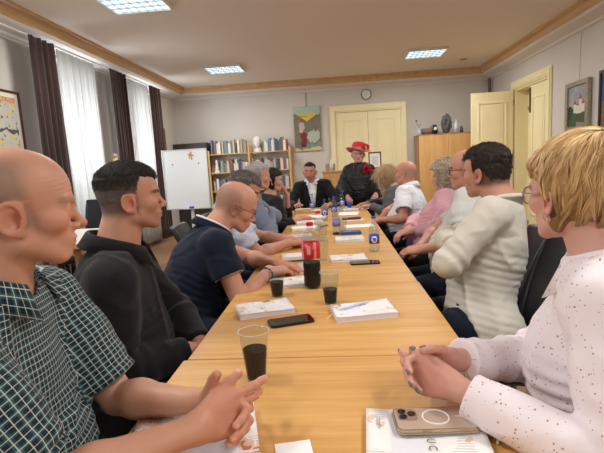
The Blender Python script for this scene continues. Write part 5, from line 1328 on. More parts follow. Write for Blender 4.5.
if who('L5'):
    p = Person(label='white-haired man in a blue-grey shirt with folded arms', hscale=.93, girth=.95, head=(-.578, 3.70, 1.20), hrot=(-78, -4, 0), pel=(-.80, 3.62, .56), nb=(-.655, 3.67, 1.065), yaw=-85, tyaw=-72,
               elR=(-.58, 3.36, .90), wrR=(-.50, 3.68, .90), elL=(-.56, 4.0, .88), wrL=(-.53, 3.60, .94), handR=dict(u=(0, 1, .1), n=(1, 0, .2)), handL=dict(u=(-.1, -1, 0), n=(1, 0, .3)),
               skin=(204, 148, 122), bh=.009, sleeve=.75, hem=-.1, brow=(150, 145, 140))
    p.build(); p.garment('shirt', M_blue, ('torso', 'long'), i=.017, fold=.008); p.collar(M_blue)
    f, g = hcols((178, 176, 174), (150, 148, 146)); p.hair(HB, short_hair(.068, .012, -.02, .01, ts=.4), h=.005, noise=.002, nf=150, cols=f); p.fuzz(HV, 1200, .018, g, comb=(0, -.8, .1), up=.4, w=.0015)
    common(p, M_navyt); PEOPLE['L5'] = p
if who('L6'):
    p = Person(label='woman with short dark hair in black resting her cheek on her hand', fem=True, hscale=.92, head=(-.560, 4.40, 1.135), hrot=(-72, -4, 0), pel=(-.68, 4.34, .56), nb=(-.585, 4.37, 1.0), yaw=-82, tyaw=-62,
               elL=(-.38, 4.55, .78), wrL=(-.430, 4.47, 1.0), elR=(-.45, 4.12, .80), wrR=(-.27, 4.22, .79), handL=dict(u=(-.3, -.1, 1), n=(.9, .1, .3), curl=[(30, 40, 20)]*4), handR=dict(u=(.9, .3, 0), n=(0, 0, 1)),
               skin=(206, 150, 124), bh=.009, cuffback=.13, hem=-.1)
    p.build(); p.garment('cardigan', M_black, ('torso', 'long'), i=.018, fold=.008)
    def wavy(x, y, z):
        m = np.maximum(sstep(z-(.058+np.maximum(0, y)*.3), -.006, .01), (1-sstep(y-.012, -.014, .006))*sstep(z, -.09, -.06)); return m*(.022+.005)-.005
    f, g = hcols((46, 32, 28), (38, 28, 24)); p.hair(HB, wavy, h=.005, noise=.004, nf=90, cols=f); p.fuzz(HV, 1200, .022, g, comb=(0, -.5, -.6), up=.5, w=.0018)
    common(p); PEOPLE['L6'] = p
if who('M'):
    p = Person(label='man in a black suit and open white shirt at the far end of the table', hscale=.93, head=(-.262, 5.73, 1.185), hrot=(176, -2, -3), pel=(-.22, 5.9, .56), nb=(-.242, 5.79, 1.065), yaw=180, tyaw=180,
               elR=(-.50, 5.62, .80), wrR=(-.42, 5.44, .80), elL=(.08, 5.64, .79), wrL=(-.02, 5.44, .80), handR=dict(u=(.1, -.9, .3), n=(-.3, .1, 1)), handL=dict(u=(-.5, -.8, 0), n=(0, 0, 1)),
               skin=(190, 134, 108), bh=.009, facer=.005, hem=-.1, brow=(30, 24, 20), beard=((90, 70, 62), .4), stub=((44, 36, 32), .7, lambda x, y, z: (1-sstep(y-(.02-.1*z), -.014, .008))*sstep(z, -.05, -.02)*(1-.95*(np.abs(x) > .073)*(z < .033))), gaze=(0, 1, 0))
    p.build(); p.garment('shirt', M_white, ('torso',), i=.010, fold=.003)
    p.collar(M_white, r=.066, drop=.036, open_=.5, tip=.03)
    def lap(s, P, e):
        q = (P-s.nb)@s.T; w = .055*np.clip((q[:, 2]+.34)/.30, 0, 1)+.004
        return np.maximum(e, -np.maximum(np.abs(q[:, 0])-w, -q[:, 1]+.0))
    p.garment('jacket', M_suit, ('torso', 'long'), i=.024, fold=.006, wedge=lap, neckr=.018)
    f, g = hcols((26, 22, 20), (40, 34, 30)); p.hair(HB, short_hair(.084, .008, -.02, .04, ts=0), h=.005, noise=.0015, nf=150, cols=f); p.fuzz(HV, 900, .011, g, comb=(0, .3, .3), up=.7, w=.0014)
    common(p); PEOPLE['M'] = p
if who('W'):
    p = Person(label='standing woman in a wide red hat and black blouse with a red flower', fem=True, scale=.93, head=(.374, 6.08, 1.372), hrot=(180, -3, 0), pel=(.38, 6.12, .80), nb=(.378, 6.12, 1.245), yaw=180, tyaw=178, stand=True, necktop=.035, sw=.146, sdrop=.072, arm=1.15, girth=1.15, belly=.02,
               elR=(.12, 6.12, .98), wrR=(.20, 5.90, .85), elL=(.64, 6.12, .98), wrL=(.575, 5.90, .86), handR=dict(u=(.2, -.8, -.5), n=(-.2, -.4, 1)), handL=dict(u=(-.2, -.8, -.5), n=(.2, -.4, 1)),
               skin=(208, 158, 138), bh=.009, facer=.005, hem=-.3, lips=(170, 50, 60), cuffw=.03, cuffback=.02)
    p.build()
    def flare(s, P, d):
        for q in 'RL': d = smin(d, rc(P, (s.sh[q]*.35+s.el[q]*.65).astype(F32), (s.wr[q]*.7+s.el[q]*.3-A3(0, 0, .03)).astype(F32), .062, .078), .03)
        return d
    p.garment('blouse', creases(mat('black_satin', (20, 20, 24), .6, bump=.2, bscale=60), .8, 12), ('torso', 'long'), i=.020, fold=.009, cut=flare)
    p.garment('skirt', M_blackt, ('leg', 'pel'), i=.03, h=.014, neckr=None)
    shoes(p, M_shoe)
    p.hair(hm('grey_blond_hair', (150, 130, 110), .3), short_hair(.06, .014, -.01, .0), h=.006, noise=.002)
    R_ = mat('red_felt', (206, 24, 44), .75, bump=.2, bscale=200, sheen=.4)
    T = Matrix.Translation(Vector([float(v) for v in (p.H-p.org)])) @ Matrix.Rotation(math.radians(174), 4, 'Z') @ Matrix.Rotation(math.radians(6), 4, 'X') @ Matrix.Rotation(math.radians(-6), 4, 'Y')
    mb = MB(); prof = [(.0, .175), (.05, .178), (.074, .168), (.086, .14), (.090, .10), (.094, .074), (.112, .062), (.135, .058), (.160, .066), (.161, .063), (.135, .052), (.110, .054), (.090, .066), (.085, .09), (.068, .155), (0, .165)]
    mb.lathe(prof, 48, wob=lambda a, z: .05*math.sin(a*2+.5)+.02*math.sin(a*5)); 
    for v in mb.bm.verts:
        r = math.hypot(v.co.x, v.co.y); a = math.atan2(v.co.y, v.co.x)
        if r > .1: v.co.z += (r-.1)*.35*math.sin(2*a+.3)
    bmesh.ops.transform(mb.bm, matrix=T, verts=mb.bm.verts); hat = mb.build('hat', R_, p.o, smooth=True)
    mb = MB(); rng = random.Random(3)
    def rose(mb, c, r, n, nrmv):
        nv = Vector(nrmv).normalized(); a = nv.orthogonal().normalized(); b = nv.cross(a)
        for i in range(n):
            k = i/n; th = i*2.4; rr = r*(.2+.8*k); w = r*.62; til = .25+.9*k
            def fn(u, v):
                uu = (u-.5)*2; dirv = a*math.cos(th+uu*.75)+b*math.sin(th+uu*.75)
                return Vector(c)+dirv*(rr*(.35+.65*v)+.1*r*math.sin(uu*3+i))+nv*(r*.8*(1-k)+v*r*.5*(1.1-til*.8)-uu*uu*r*.15)
            mb.grid(fn, 7, 5)
    rose(mb, T@Vector((-.095, .055, .10)), .055, 16, T.to_3x3()@Vector((-.6, .6, .3))); fo = mb.build('hat_flower', R_, hat, smooth=True)
    sm = fo.modifiers.new('t', 'SOLIDIFY'); sm.thickness = .0015
    mb = MB(); rose(mb, Vector((.472-.38, 6.12-.155-6.12, 1.19)), .066, 22, (.15, -1, .1)); fl = mb.build('flower', mat('red_silk', (176, 14, 40), .7), p.o, smooth=True)
    sm = fl.modifiers.new('t', 'SOLIDIFY'); sm.thickness = .0015
    mb = MB(); mb.tube([(math.sin(t)*.075-.005, -.095-.055*abs(math.cos(t))*0-.02*(1-abs(math.sin(t))), 1.24-.11*math.cos(t)**2*(1 if abs(t) < 1.6 else 0)) for t in np.linspace(-1.5, 1.5, 21)], .0022, 6)
    mb.lathe([(0, -.012), (.009, -.006), (.012, 0), (.009, .006), (0, .012)], 12, (-.005, -.135, 1.115)); mb.build('necklace', mat('silver', (214, 210, 200), .2, 1), p.o, smooth=True)
    PEOPLE['W'] = p
if who('R6'):
    p = Person(label='woman with long blonde hair in a grey jacket bowed over her papers', fem=True, head=(.635, 5.22, 1.085), hrot=(68, -26, 0), pel=(.84, 5.10, .56), nb=(.72, 5.17, .97), yaw=82, tyaw=70,
               elL=(.56, 4.95, .80), wrL=(.44, 5.02, .80), elR=(.56, 5.45, .78), wrR=(.42, 5.32, .80), handL=dict(u=(-1, .3, 0), n=(0, 0, 1)), handR=dict(u=(-1, -.2, 0), n=(0, 0, 1)), skin=(210, 156, 132), bh=.009, hem=-.1)
    p.build(); p.garment('jacket', M_grey, ('torso', 'long'), i=.02, fold=.009)
    def longh(x, y, z):
        ax = np.abs(x); m = np.maximum(sstep(z-(.062+np.maximum(0, y)*.2), -.006, .01), (1-sstep(y-.035, -.014, .006))*sstep(z, -.2, -.15)); return m*(.022+.005)-.005
    def tail(q, d):
        for sg in (1, -1): d = smin(d, rc(q, A3(.055*sg, .03, .045), A3(.062*sg, .085, -.17), .042, .034), .03)
        return smin(d, rc(q, A3(0, -.06, 0), A3(0, -.07, -.13), .06, .04), .03)-.002*np.abs(noise3(q*A3(1, 1, .15), 260, 9))
    p.hair(hm('long_blonde_hair', (186, 152, 112), .35), longh, h=.005, noise=.002, extra=tail, bound=.19, down=.24)
    p.fuzz(HV, 1600, .10, lambda rng, q: np.tile(np.array(lin((206, 176, 136))[:3])*(.55+.6*rng.rand()), (len(q), 1)), comb=(0, .25, -1), up=.06, w=.0016, where=lambda P: (P[:, 1] < .10) & (P[:, 2] > -.16))
    common(p); PEOPLE['R6'] = p
if who('R5'):
    p = Person(label='bald man in a white short-sleeved shirt on the far right side of the table', hscale=.92, head=(.724, 4.36, 1.145), hrot=(58, -2, 0), pel=(.76, 4.26, .56), yaw=80, tyaw=66, girth=1.12, belly=.05,
               elL=(.66, 4.02, .80), wrL=(.47, 4.18, .745), elR=(.60, 4.6, .80), wrR=(.47, 4.30, .745), handL=dict(u=(-.8, .5, -.2), n=(0, 0, 1)), handR=dict(u=(-.9, -.3, -.2), n=(0, 0, 1)), skin=(208, 142, 116), bh=.009, sleeve=.7, hem=-.12,
               stub=((170, 150, 138), .4, lambda x, y, z: (1-sstep(y, -.03, .02))*sstep(z, -.05, -.01)*(1-sstep(z, .05, .1))))
    p.build(); p.garment('shirt', M_white, ('torso', 'short'), i=.02, fold=.010, cuff=.02); p.collar(M_white)
    common(p, M_navyt); PEOPLE['R5'] = p
if who('R4'):
    p = Person(label='woman with curly ash-blonde hair in a pink shirt', fem=True, hscale=.93, head=(.880, 3.46, 1.125), hrot=(62, -3, 0), pel=(.78, 3.32, .56), yaw=78, tyaw=64, girth=1.12, belly=.03, arm=1.1,
               elL=(.79, 3.06, .80), wrL=(.60, 3.28, .775), elR=(.7, 3.7, .80), wrR=(.58, 3.40, .76), handL=dict(u=(-.8, .5, -.25), n=(-.3, -.2, 1)), handR=dict(u=(-.8, -.5, -.2), n=(0, 0, 1)), skin=(212, 156, 134), bh=.009, cuffback=.05, hem=-.12)
    p.build(); p.garment('shirt', M_pink, ('torso', 'long'), i=.02, fold=.010); p.collar(M_pink)
    def curly(x, y, z):
        ax = np.abs(x); m = np.maximum(sstep(z-(.06+np.maximum(0, y)*.2), -.006, .01), (1-sstep(y-.04, -.014, .006))*sstep(z, -.14, -.10)); return m*(.036+.005)-.005
    def ctail(q, d):
        for sg in (1, -1): d = smin(d, rc(q, A3(.06*sg, -.01, .03), A3(.075*sg, -.01, -.13), .045, .045), .03)
        return smin(d, rc(q, A3(0, -.06, .02), A3(0, -.07, -.12), .07, .055), .03)
    hb = p.hair(hm('curly_ash_hair', (176, 162, 138), .45), curly, h=.005, noise=.009, nf=75, extra=ctail, bound=.17, down=.21)
    def cpath(rng):
        th = rng.uniform(.15, 1.9); ph = rng.uniform(0, 2*PI); d0 = A3(math.sin(th)*math.cos(ph), math.sin(th)*math.sin(ph), math.cos(th))
        if d0[1] > .55 and d0[2] < .75: return None
        c0, r = hair_radius(p, d0[None], .03, .24); a = c0+d0*r[0]; n = 16; k = np.linspace(0, 1, n); L_ = rng.uniform(.04, .09); tw = rng.uniform(.006, .011); f = rng.uniform(1, 2.2)*2*PI; ph0 = rng.rand()*6
        return a+np.stack((np.cos(k*f+ph0)*tw, np.sin(k*f+ph0)*tw, -k*L_), 1)+d0*.004
    p.strands(HV, 1500, cpath, w=.0016, cols=strand_cols((120, 104, 82), (226, 216, 196)), seed=8)
    common(p); PEOPLE['R4'] = p
if who('R3'):
    p = Person(label='balding man with glasses in a pale short-sleeved shirt beside the woman in pink', head=(.845, 2.79, 1.19), hrot=(60, -2, 0), pel=(.78, 2.66, .56), yaw=80, tyaw=66, girth=1.12, belly=.04, neck=1.1,
               elL=(.72, 2.40, .80), wrL=(.54, 2.62, .765), elR=(.68, 3.02, .80), wrR=(.56, 2.80, .745), handL=dict(u=(-.85, .45, -.12), n=(-.1, -.3, 1)), handR=dict(u=(-.9, -.2, -.2), n=(0, 0, 1)), skin=(206, 146, 120), bh=.009, facer=.0045, handr=.004, sleeve=.72, hem=-.12,
               stub=((128, 112, 102), .6, lambda x, y, z: (1-sstep(y-.01, -.02, .02))*sstep(z, -.055, -.02)*(1-sstep(z, .06, .11))))
    p.build(); p.garment('shirt', M_pale, ('torso', 'short'), i=.02, fold=.010, cuff=.02); p.collar(M_pale)
    p.glasses(mat('dark_frame', (40, 36, 34), .3), M_lens, r=.0018)
    common(p, M_navyt); PEOPLE['R3'] = p
if who('R2'):
    p = Person(label='dark-haired man in a cream zip-neck sweater with folded arms', chestw=.93, head=(.735, 2.11, 1.195), hrot=(42, -3, 0), pel=(.67, 1.99, .56), nb=(.795, 2.06, 1.05), yaw=82, tyaw=60, girth=1.02, belly=.02, neck=1.14, sw=.18, hfold=.0018,
               elL=(.50, 1.84, .86), wrL=(.60, 2.07, .86), elR=(.60, 2.35, .88), wrR=(.56, 2.03, .90), handL=dict(u=(.2, 1, 0), n=(-.9, .1, .3), curl=[(20, 30, 15)]*4), handR=dict(u=(0, -1, -.1), n=(-.9, 0, .3)), skin=(202, 144, 118), res=.0055, facer=.004, bh=.008, hem=-.12, arm=1.0,
               stub=((70, 58, 52), .7, lambda x, y, z: (1-sstep(y-(.018-.1*z), -.014, .008))*sstep(z, -.06, -.03)*(1-.95*(np.abs(x) > .073)*(z < .033))), beard=((110, 86, 74), .3))
    p.build(); p.garment('sweater', M_cream, ('torso', 'long'), i=.018, h=.0065, fold=.009, fseed=7)
    p.collar(M_cream, r=.063, hgt=.046, drop=.014, tip=0, open_=.25, flare=.009, lift=-.012)
    f, g = hcols((50, 40, 36), (60, 50, 44)); p.hair(HB, short_hair(.070, .012, -.03, .02, ts=.15), h=.0038, noise=.002, nf=170, cols=f); p.fuzz(HV, 4000, .015, g, comb=lambda P: np.stack((0*P[:, 0], np.where(P[:, 2] > .09, .4, -.5), np.where(P[:, 2] > .09, .1, -.8)), -1), up=.42, w=.0010)
    common(p, M_navyt); PEOPLE['R2'] = p
# ------------------------------------------------------------------ things on the table
ZT = .7503
M_cola = mat('cola', (18, 5, 3), .15, spec=.1); M_clear2 = thin_clear('bottle_plastic', (240, 244, 248), .08, .012, edge=.6); M_clear = thin_clear('clear_plastic', (234, 241, 248), .14, .04, edge=.85); M_cup = thin_clear('cup_plastic', (246, 249, 250), .06, .010, edge=.55); M_rim = thin_clear('cup_rim_plastic', (246, 249, 250), .2, .45, edge=.5)
M_red = mat('red_cap', (206, 22, 30), .4); M_bcap = mat('blue_cap', (28, 70, 190), .4)
def booklet_mat(name, seed, big=1.0, dark=True, cols=((196, 120, 78), (222, 176, 140))):
    m = mat(name, (238, 238, 238), .35, spec=.4); nt = m.node_tree; N = nt.nodes; L = nt.links; tc = N.new('ShaderNodeTexCoord'); mp = N.new('ShaderNodeMapping'); mp.inputs['Location'].default_value = (seed*1.7, seed*.9, 0); L.new(tc.outputs['Object'], mp.inputs[0]); v = mp.outputs[0]
    c = mixc(N, L, nz(N, L, v, 9), lin((232, 232, 234)), lin((244, 242, 238)))
    f1 = nz(N, L, v, 26/big, 3, (1, .8, 1)); f2 = nz(N, L, v, 40/big, 2)
    c = mixc(N, L, math_(N, L, 'MULTIPLY', math_(N, L, 'GREATER_THAN', f1, .595), .7), c, lin(cols[1])); c = mixc(N, L, math_(N, L, 'GREATER_THAN', f1, .66), c, lin(cols[0]))
    sx = N.new('ShaderNodeSeparateXYZ'); L.new(v, sx.inputs[0]); ln_ = math_(N, L, 'LESS_THAN', math_(N, L, 'FRACT', math_(N, L, 'MULTIPLY', sx.outputs[1], 130.0)), .4); blk = math_(N, L, 'GREATER_THAN', nz(N, L, v, 14, 1), .54); c = mixc(N, L, math_(N, L, 'MULTIPLY', math_(N, L, 'MULTIPLY', ln_, blk), .35), c, lin((120, 122, 130)))
    if dark: c = mixc(N, L, math_(N, L, 'GREATER_THAN', nz(N, L, v, 22, 2, (1, 2, 1)), .70), c, lin((74, 76, 84)))
    L.new(c, N['Principled BSDF'].inputs['Base Color']); return m
M_page = mat('page_block', (226, 226, 234), .85, bump=.3, bscale=900, stretch=(.05, .05, 1))
def booklet(x, y, rz, w, d, t, label, m, seed=0, z=ZT, text=None, name='booklet', cat='booklet', group=None, ribbon=False):
    e = empty(name, (x, y, z), math.radians(rz), label, cat, group)
    MB().box(-w/2+.002, w/2-.0015, -d/2+.0015, d/2-.0015, .0009, t-.0009).build('pages', M_page, e)
    mb = MB(); mb.box(-w/2, w/2, -d/2, d/2, 0, .0009)
    nu, nv = 15, 9      # slightly curling front cover
    def f(k):
        def g(u, v): xx = (u-.5)*w; yy = (v-.5)*d; return Vector((xx, yy, t-.0009*k+.0035*max(0, u-.55)**2*8*(v-.3)+.0012*math.sin(u*5+seed)))
        return g
    mb.build('back_cover', M_page, e); mb = MB(); mb.grid(f(0), nu, nv); o = mb.build('front_cover', m, e, smooth=True); so = o.modifiers.new('t', 'SOLIDIFY'); so.thickness = .0006
    MB().box(-w/2-.0006, -w/2+.0006, -d/2, d/2, 0, t).build('spine', m, e)
    if ribbon: MB().tube([(-w/2+.03, 0, t*.5), (-w/2-.01, -d*.1, t*.6), (-w/2-.03, -d*.2, .003)], .0018, 6, flat=.4).build('ribbon', mat('cream_ribbon', (224, 210, 176), .7), e)
    if text:
        for s_, px, py, sz, rr, mt in text:
            lettering(s_, sz, e, (px, py, t+.0022), (0, 0, math.radians(rr)), mt)
    return e
M_ink = mat('grey_print', (120, 122, 128), .7); M_dink = mat('dark_print', (84, 86, 92), .7)
bf = booklet(.202, .826, -4, .225, .155, .014, 'open white booklet with brown floral cover under the pale gold phone', booklet_mat('floral_cover_a', 3, 1.2, False), 3, text=[('U C', .0, -.045, .022, -88, M_dink)], ribbon=False)
mb = MB(); [mb.box(-.092+.005*j, -.0905+.005*j, .012+.006*k, .016+.006*k, .0161, .0163) for j in (0, 1) for k in range(5)]; mb.build('faint_print', M_ink, bf)
booklet(-.255, .822, 14, .25, .17, .014, 'white booklet with brown flowers under the forearms of the plaid-shirted man', booklet_mat('floral_cover_b', 8, 1.5, False), 8, ribbon=True)
booklet(-.238, 1.632, 20, .205, .14, .018, 'white booklet beside the black phone, between two cups of cola', booklet_mat('floral_cover_c', 13, .9), 13, ribbon=True)
booklet(.13, 1.567, 10, .215, .148, .02, 'thick white booklet with grey and orange marks on the right of the second table', booklet_mat('floral_cover_d', 22, 1.3), 22, ribbon=True)
booklet(-.17, 2.01, 12, .19, .14, .014, 'white booklet just left of the cola bottle', booklet_mat('floral_cover_e', 31, 1.2), 31)
booklet(-.21, 2.29, 8, .20, .21, .006, 'open white leaflet with a dark sketch under the hand of the bending man', booklet_mat('sketch_cover', 41, 1.6, True, ((70, 72, 78), (200, 196, 190))), 41)
booklet(.105, 2.50, 4, .20, .15, .012, 'white booklet behind the black phone on the third table', booklet_mat('floral_cover_f', 51), 51)
booklet(.135, 3.12, 2, .20, .16, .016, 'white booklet in front of the blue card', booklet_mat('floral_cover_g', 61), 61)
booklet(-.20, 2.62, 6, .17, .12, .012, 'small white booklet behind the cap of the cola bottle', booklet_mat('floral_cover_h', 66), 66)
booklet(-.24, 3.32, 8, .20, .14, .018, 'white booklet by the hands of the man in pale blue', booklet_mat('floral_cover_i', 68), 68)
M_pp = mat('white_paper', (236, 236, 238), .8)
def card(x, y, rz, w, d, t, z, m, name, label, cat, group=None):
    o = MB().box(-w/2, w/2, -d/2, d/2, 0, t, min(.0008, t*.3), 1).build(name, m, None, (x, y, z), (0, 0, math.radians(rz))); return tag(o, label, cat, group)
bc_ = card(.152, 3.40, 3, .15, .10, .02, ZT, mat('blue_cover', (40, 92, 150), .5), 'blue_book', 'flat blue book with small white lettering in the middle of the table', 'book')
mb = MB(); [mb.box(-.045+k*.018, -.045+k*.018+(.012 if k != 3 else .006), -.008, -.003+(.008 if k in (0, 2, 4) else .003), .0201, .0204) for k in range(5)]; mb.build('white_print', M_pp, bc_)
nb_ = empty('notebook', (.235, 3.78, ZT), math.radians(5), 'open white notebook near the right edge of the fourth table', 'notebook')
MB().box(-.12, .12, -.09, .09, 0, .006, .001).build('pages', M_pp, nb_); mb = MB(); [mb.tube([(-.10+.02*k, .088, .001), (-.10+.02*k, .095, .006), (-.10+.02*k, .088, .009)], .0012, 5) for k in range(11)]; mb.build('binding', M_dk, nb_)
pp = [(.20, 4.22, 4, .21, .15, 'flat white paper with a dark red pencil case lying across it'), (.18, 4.78, -6, .21, .29, 'loose white sheet behind the pencil case'), (.27, 5.25, 12, .30, .21, 'large open sheet by the hands of the woman in grey'), (-.22, 3.74, 10, .22, .15, 'pile of paper before the white-haired man'), (-.20, 4.12, 4, .24, .17, 'thick pile of paper in the middle left of the fourth table'), (-.16, 4.62, -8, .21, .29, 'loose white sheet left of the row of water bottles'), (.05, 5.42, 3, .30, .12, 'long white sheet at the far end before the standing woman'), (-.24, 5.30, 10, .21, .15, 'white paper before the man in the suit')]
for k, (x, y, r, w, d, lb) in enumerate(pp):
    t = .022 if 'pile' in lb else .0015
    card(x, y, r, w, d, t, ZT, M_pp if k % 2 else booklet_mat('printed_sheet_%d' % k, 70+k, .8, True, ((150, 150, 152), (214, 214, 216))), 'paper_pile' if 'pile' in lb else 'paper_sheet', lb, 'paper', 'papers on the far tables')
pc = MB().box(-.09, .09, -.018, .018, 0, .022, .009, 3).build('pencil_case', mat('dark_red_cloth', (96, 34, 44), .7), None, (.19, 4.24, ZT+.002), (0, 0, .1)); tag(pc, 'dark red pencil case lying on a white paper', 'pencil case')
tag(MB().box(-.09, .09, -.05, .05, 0, .05, .01, 3).build('paper_bag', mat('tan_paper', (206, 182, 146), .8), None, (-.32, 5.05, ZT), (0, 0, .1)), 'tan paper packet near the woman resting her cheek', 'packet')
for x, y, r, c, lb in ((-.175, 2.49, 14, (40, 42, 46), 'black pen lying just past the hand of the bending man'), (-.18, 2.95, 20, (40, 40, 46), 'black pen lying behind the cola bottle'), (-.06, 3.86, 60, (60, 50, 60), 'dark pen among the papers left of the bottles'), (.10, 1.585, 38, (196, 206, 226), 'pale blue pen lying on the thick white booklet')):
    z0 = ZT+.0045 if 'thick' not in lb else ZT+.0255
    mb = MB(); mb.tube([(-.07, 0, 0), (-.062, 0, 0), (.055, 0, 0), (.066, 0, 0), (.072, 0, 0)], [.0018, .0042, .0042, .003, .0008], 10); tag(mb.build('pen', mat('pen_%d_%d_%d' % c, c, .4), None, (x, y, z0), (0, 0, math.radians(r)), True), lb, 'pen')
# phones
def slab(mb, w, d, t, r, z0=0, n=8):
    pts = []
    for cx, cy, a0 in ((w/2-r, d/2-r, 0), (-w/2+r, d/2-r, 90), (-w/2+r, -d/2+r, 180), (w/2-r, -d/2+r, 270)):
        for k in range(n+1): a = math.radians(a0+90*k/n); pts.append((cx+r*math.cos(a), cy+r*math.sin(a)))
    mb.poly(pts, z0, z0+t); return mb
ph = empty('smartphone', (.226, .848, ZT+.0195), math.radians(2), 'pale gold smartphone in a clear case with three camera lenses, face down on the booklet', 'phone', None); M_gold = mat('champagne_glass', (196, 178, 162), .25, .15, coat=.4)
slab(MB(), .158, .079, .0085, .013).build('body', mat('gold_edge', (190, 168, 140), .25, .8), ph)
slab(MB(), .153, .074, .0006, .011, .0085).build('back_glass', M_gold, ph)
slab(MB(), .162, .083, .0022, .015, .0).build('clear_case', mat('case_edge', (176, 160, 140), .2, spec=.7), ph)
mb = MB(); mb.tube([(.002+.0255*math.cos(t), .002+.0255*math.sin(t), .0095) for t in np.linspace(0, 2*PI, 49)], .0017, 6, flat=1).tube([(.040, .002, .0095), (.056, .002, .0095)], .0014, 6); mb.build('charging_ring', mat('white_print', (238, 236, 232), .5), ph)
cm = slab(MB(), .038, .038, .0018, .009, .0091).build('camera_plate', mat('champagne_plate', (172, 152, 136), .2, .3, coat=.4), ph); cm.location = (-.053, .012, 0)
for lx, ly in ((-.009, .0095), (-.009, -.0095), (.009, -.000)):
    mb = MB(); mb.lathe([(0, .0109), (.0078, .0109), (.0078, .0128), (.0062, .0128), (.0058, .0118), (0, .0116)], 24, (lx, ly, 0)); mb.build('camera_lens', mat('lens_black', (14, 14, 18), .08, coat=.8), cm, smooth=False)
MB().box(-.030, -.012, -.0400, -.0392, .003, .006).box(.0, .02, -.0400, -.0392, .003, .006).build('side_button', mat('gold_edge', (190, 168, 140), .25, .8), ph)
def bphone(x, y, rz, label, z=ZT):
    e = empty('smartphone', (x, y, z), math.radians(rz), label, 'phone'); slab(MB(), .155, .076, .008, .011).build('body', mat('phone_black', (26, 26, 30), .3), e); slab(MB(), .149, .070, .0005, .009, .008).build('screen', mat('phone_screen', (14, 15, 18), .08, coat=.8), e)
    MB().box(-.02, .02, -.0005, .0005, .0085, .0087).build('crack', mat('screen_dust', (120, 124, 130), .6), e) if False else None
    return e
bphone(-.125, 1.50, 20, 'black smartphone lying screen up beside the white booklet'); bphone(.19, 2.375, 4, 'black smartphone near the right edge of the third table')
# cups
def cup(x, y, label, fill=.5, h=.122, s=1.0, liquid=M_cola, group='clear plastic cups'):
    e = empty('plastic_cup', (x, y, ZT), 0, label, 'cup', group); r0, r1 = .0235*s, .036*s
    rr = lambda z: r0+(r1-r0)*z/h
    wob = lambda a, z: .012*math.cos(20*a)*(1 if .015 < z < h*.8 else 0)
    mb = MB(); mb.lathe([(0, .0015), (r0*.8, .0015), (r0, 0), (r0+.0005, .004)]+[(rr(h*t), h*t) for t in (.14, .3, .5, .7, .84, .88)]+[(rr(h)-.001, h*.97), (rr(h)+.0016, h*.985), (rr(h)+.0016, h), (rr(h)-.0008, h), (rr(h)-.0022, h*.965)]+[(rr(h*t)-.0012, h*t) for t in (.88, .84, .7, .5, .3, .14, .04)]+[(0, .004)], 60, wob=wob); mb.build('cup_wall', M_cup, e, smooth=True)
    mb = MB(); mb.tube([((rr(h)+.0013)*math.cos(t), (rr(h)+.0013)*math.sin(t), h+.0008) for t in np.linspace(0, 2*PI, 49)], .0011, 6); mb.build('rim', M_rim, e, smooth=True)
    if fill:
        mb = MB(); mb.lathe([(0, .0055), (rr(.006)-.0022, .0055)]+[(rr(h*fill*t)-.0016, .006+h*fill*t) for t in (.1, .4, .7, .98)]+[(rr(h*fill)-.0022, .006+h*fill), (0, .006+h*fill)], 40); mb.build('cola', liquid, e, smooth=False)
    return e
cup(-.174, 1.085, 'cup of cola nearest the camera, behind the clasped hands', .60, .128, 1.05); cup(-.212, 1.82, 'cup of cola left of the cola bottle, behind the booklet', .50, .116); cup(.012, 1.70, 'cup of cola right of the cola bottle', .42, .124, 1.02)
cup(-.035, 2.50, 'empty clear cup right behind the cola bottle', 0, .125); cup(-.055, 3.14, 'empty clear cup left of the central water bottle', 0, .12); cup(.095, 3.50, 'empty clear cup right of the central water bottle', 0, .11); cup(-.10, 3.62, 'empty clear cup among the papers', 0, .11); cup(.10, 4.98, 'small clear cup far down the table', 0, .10)
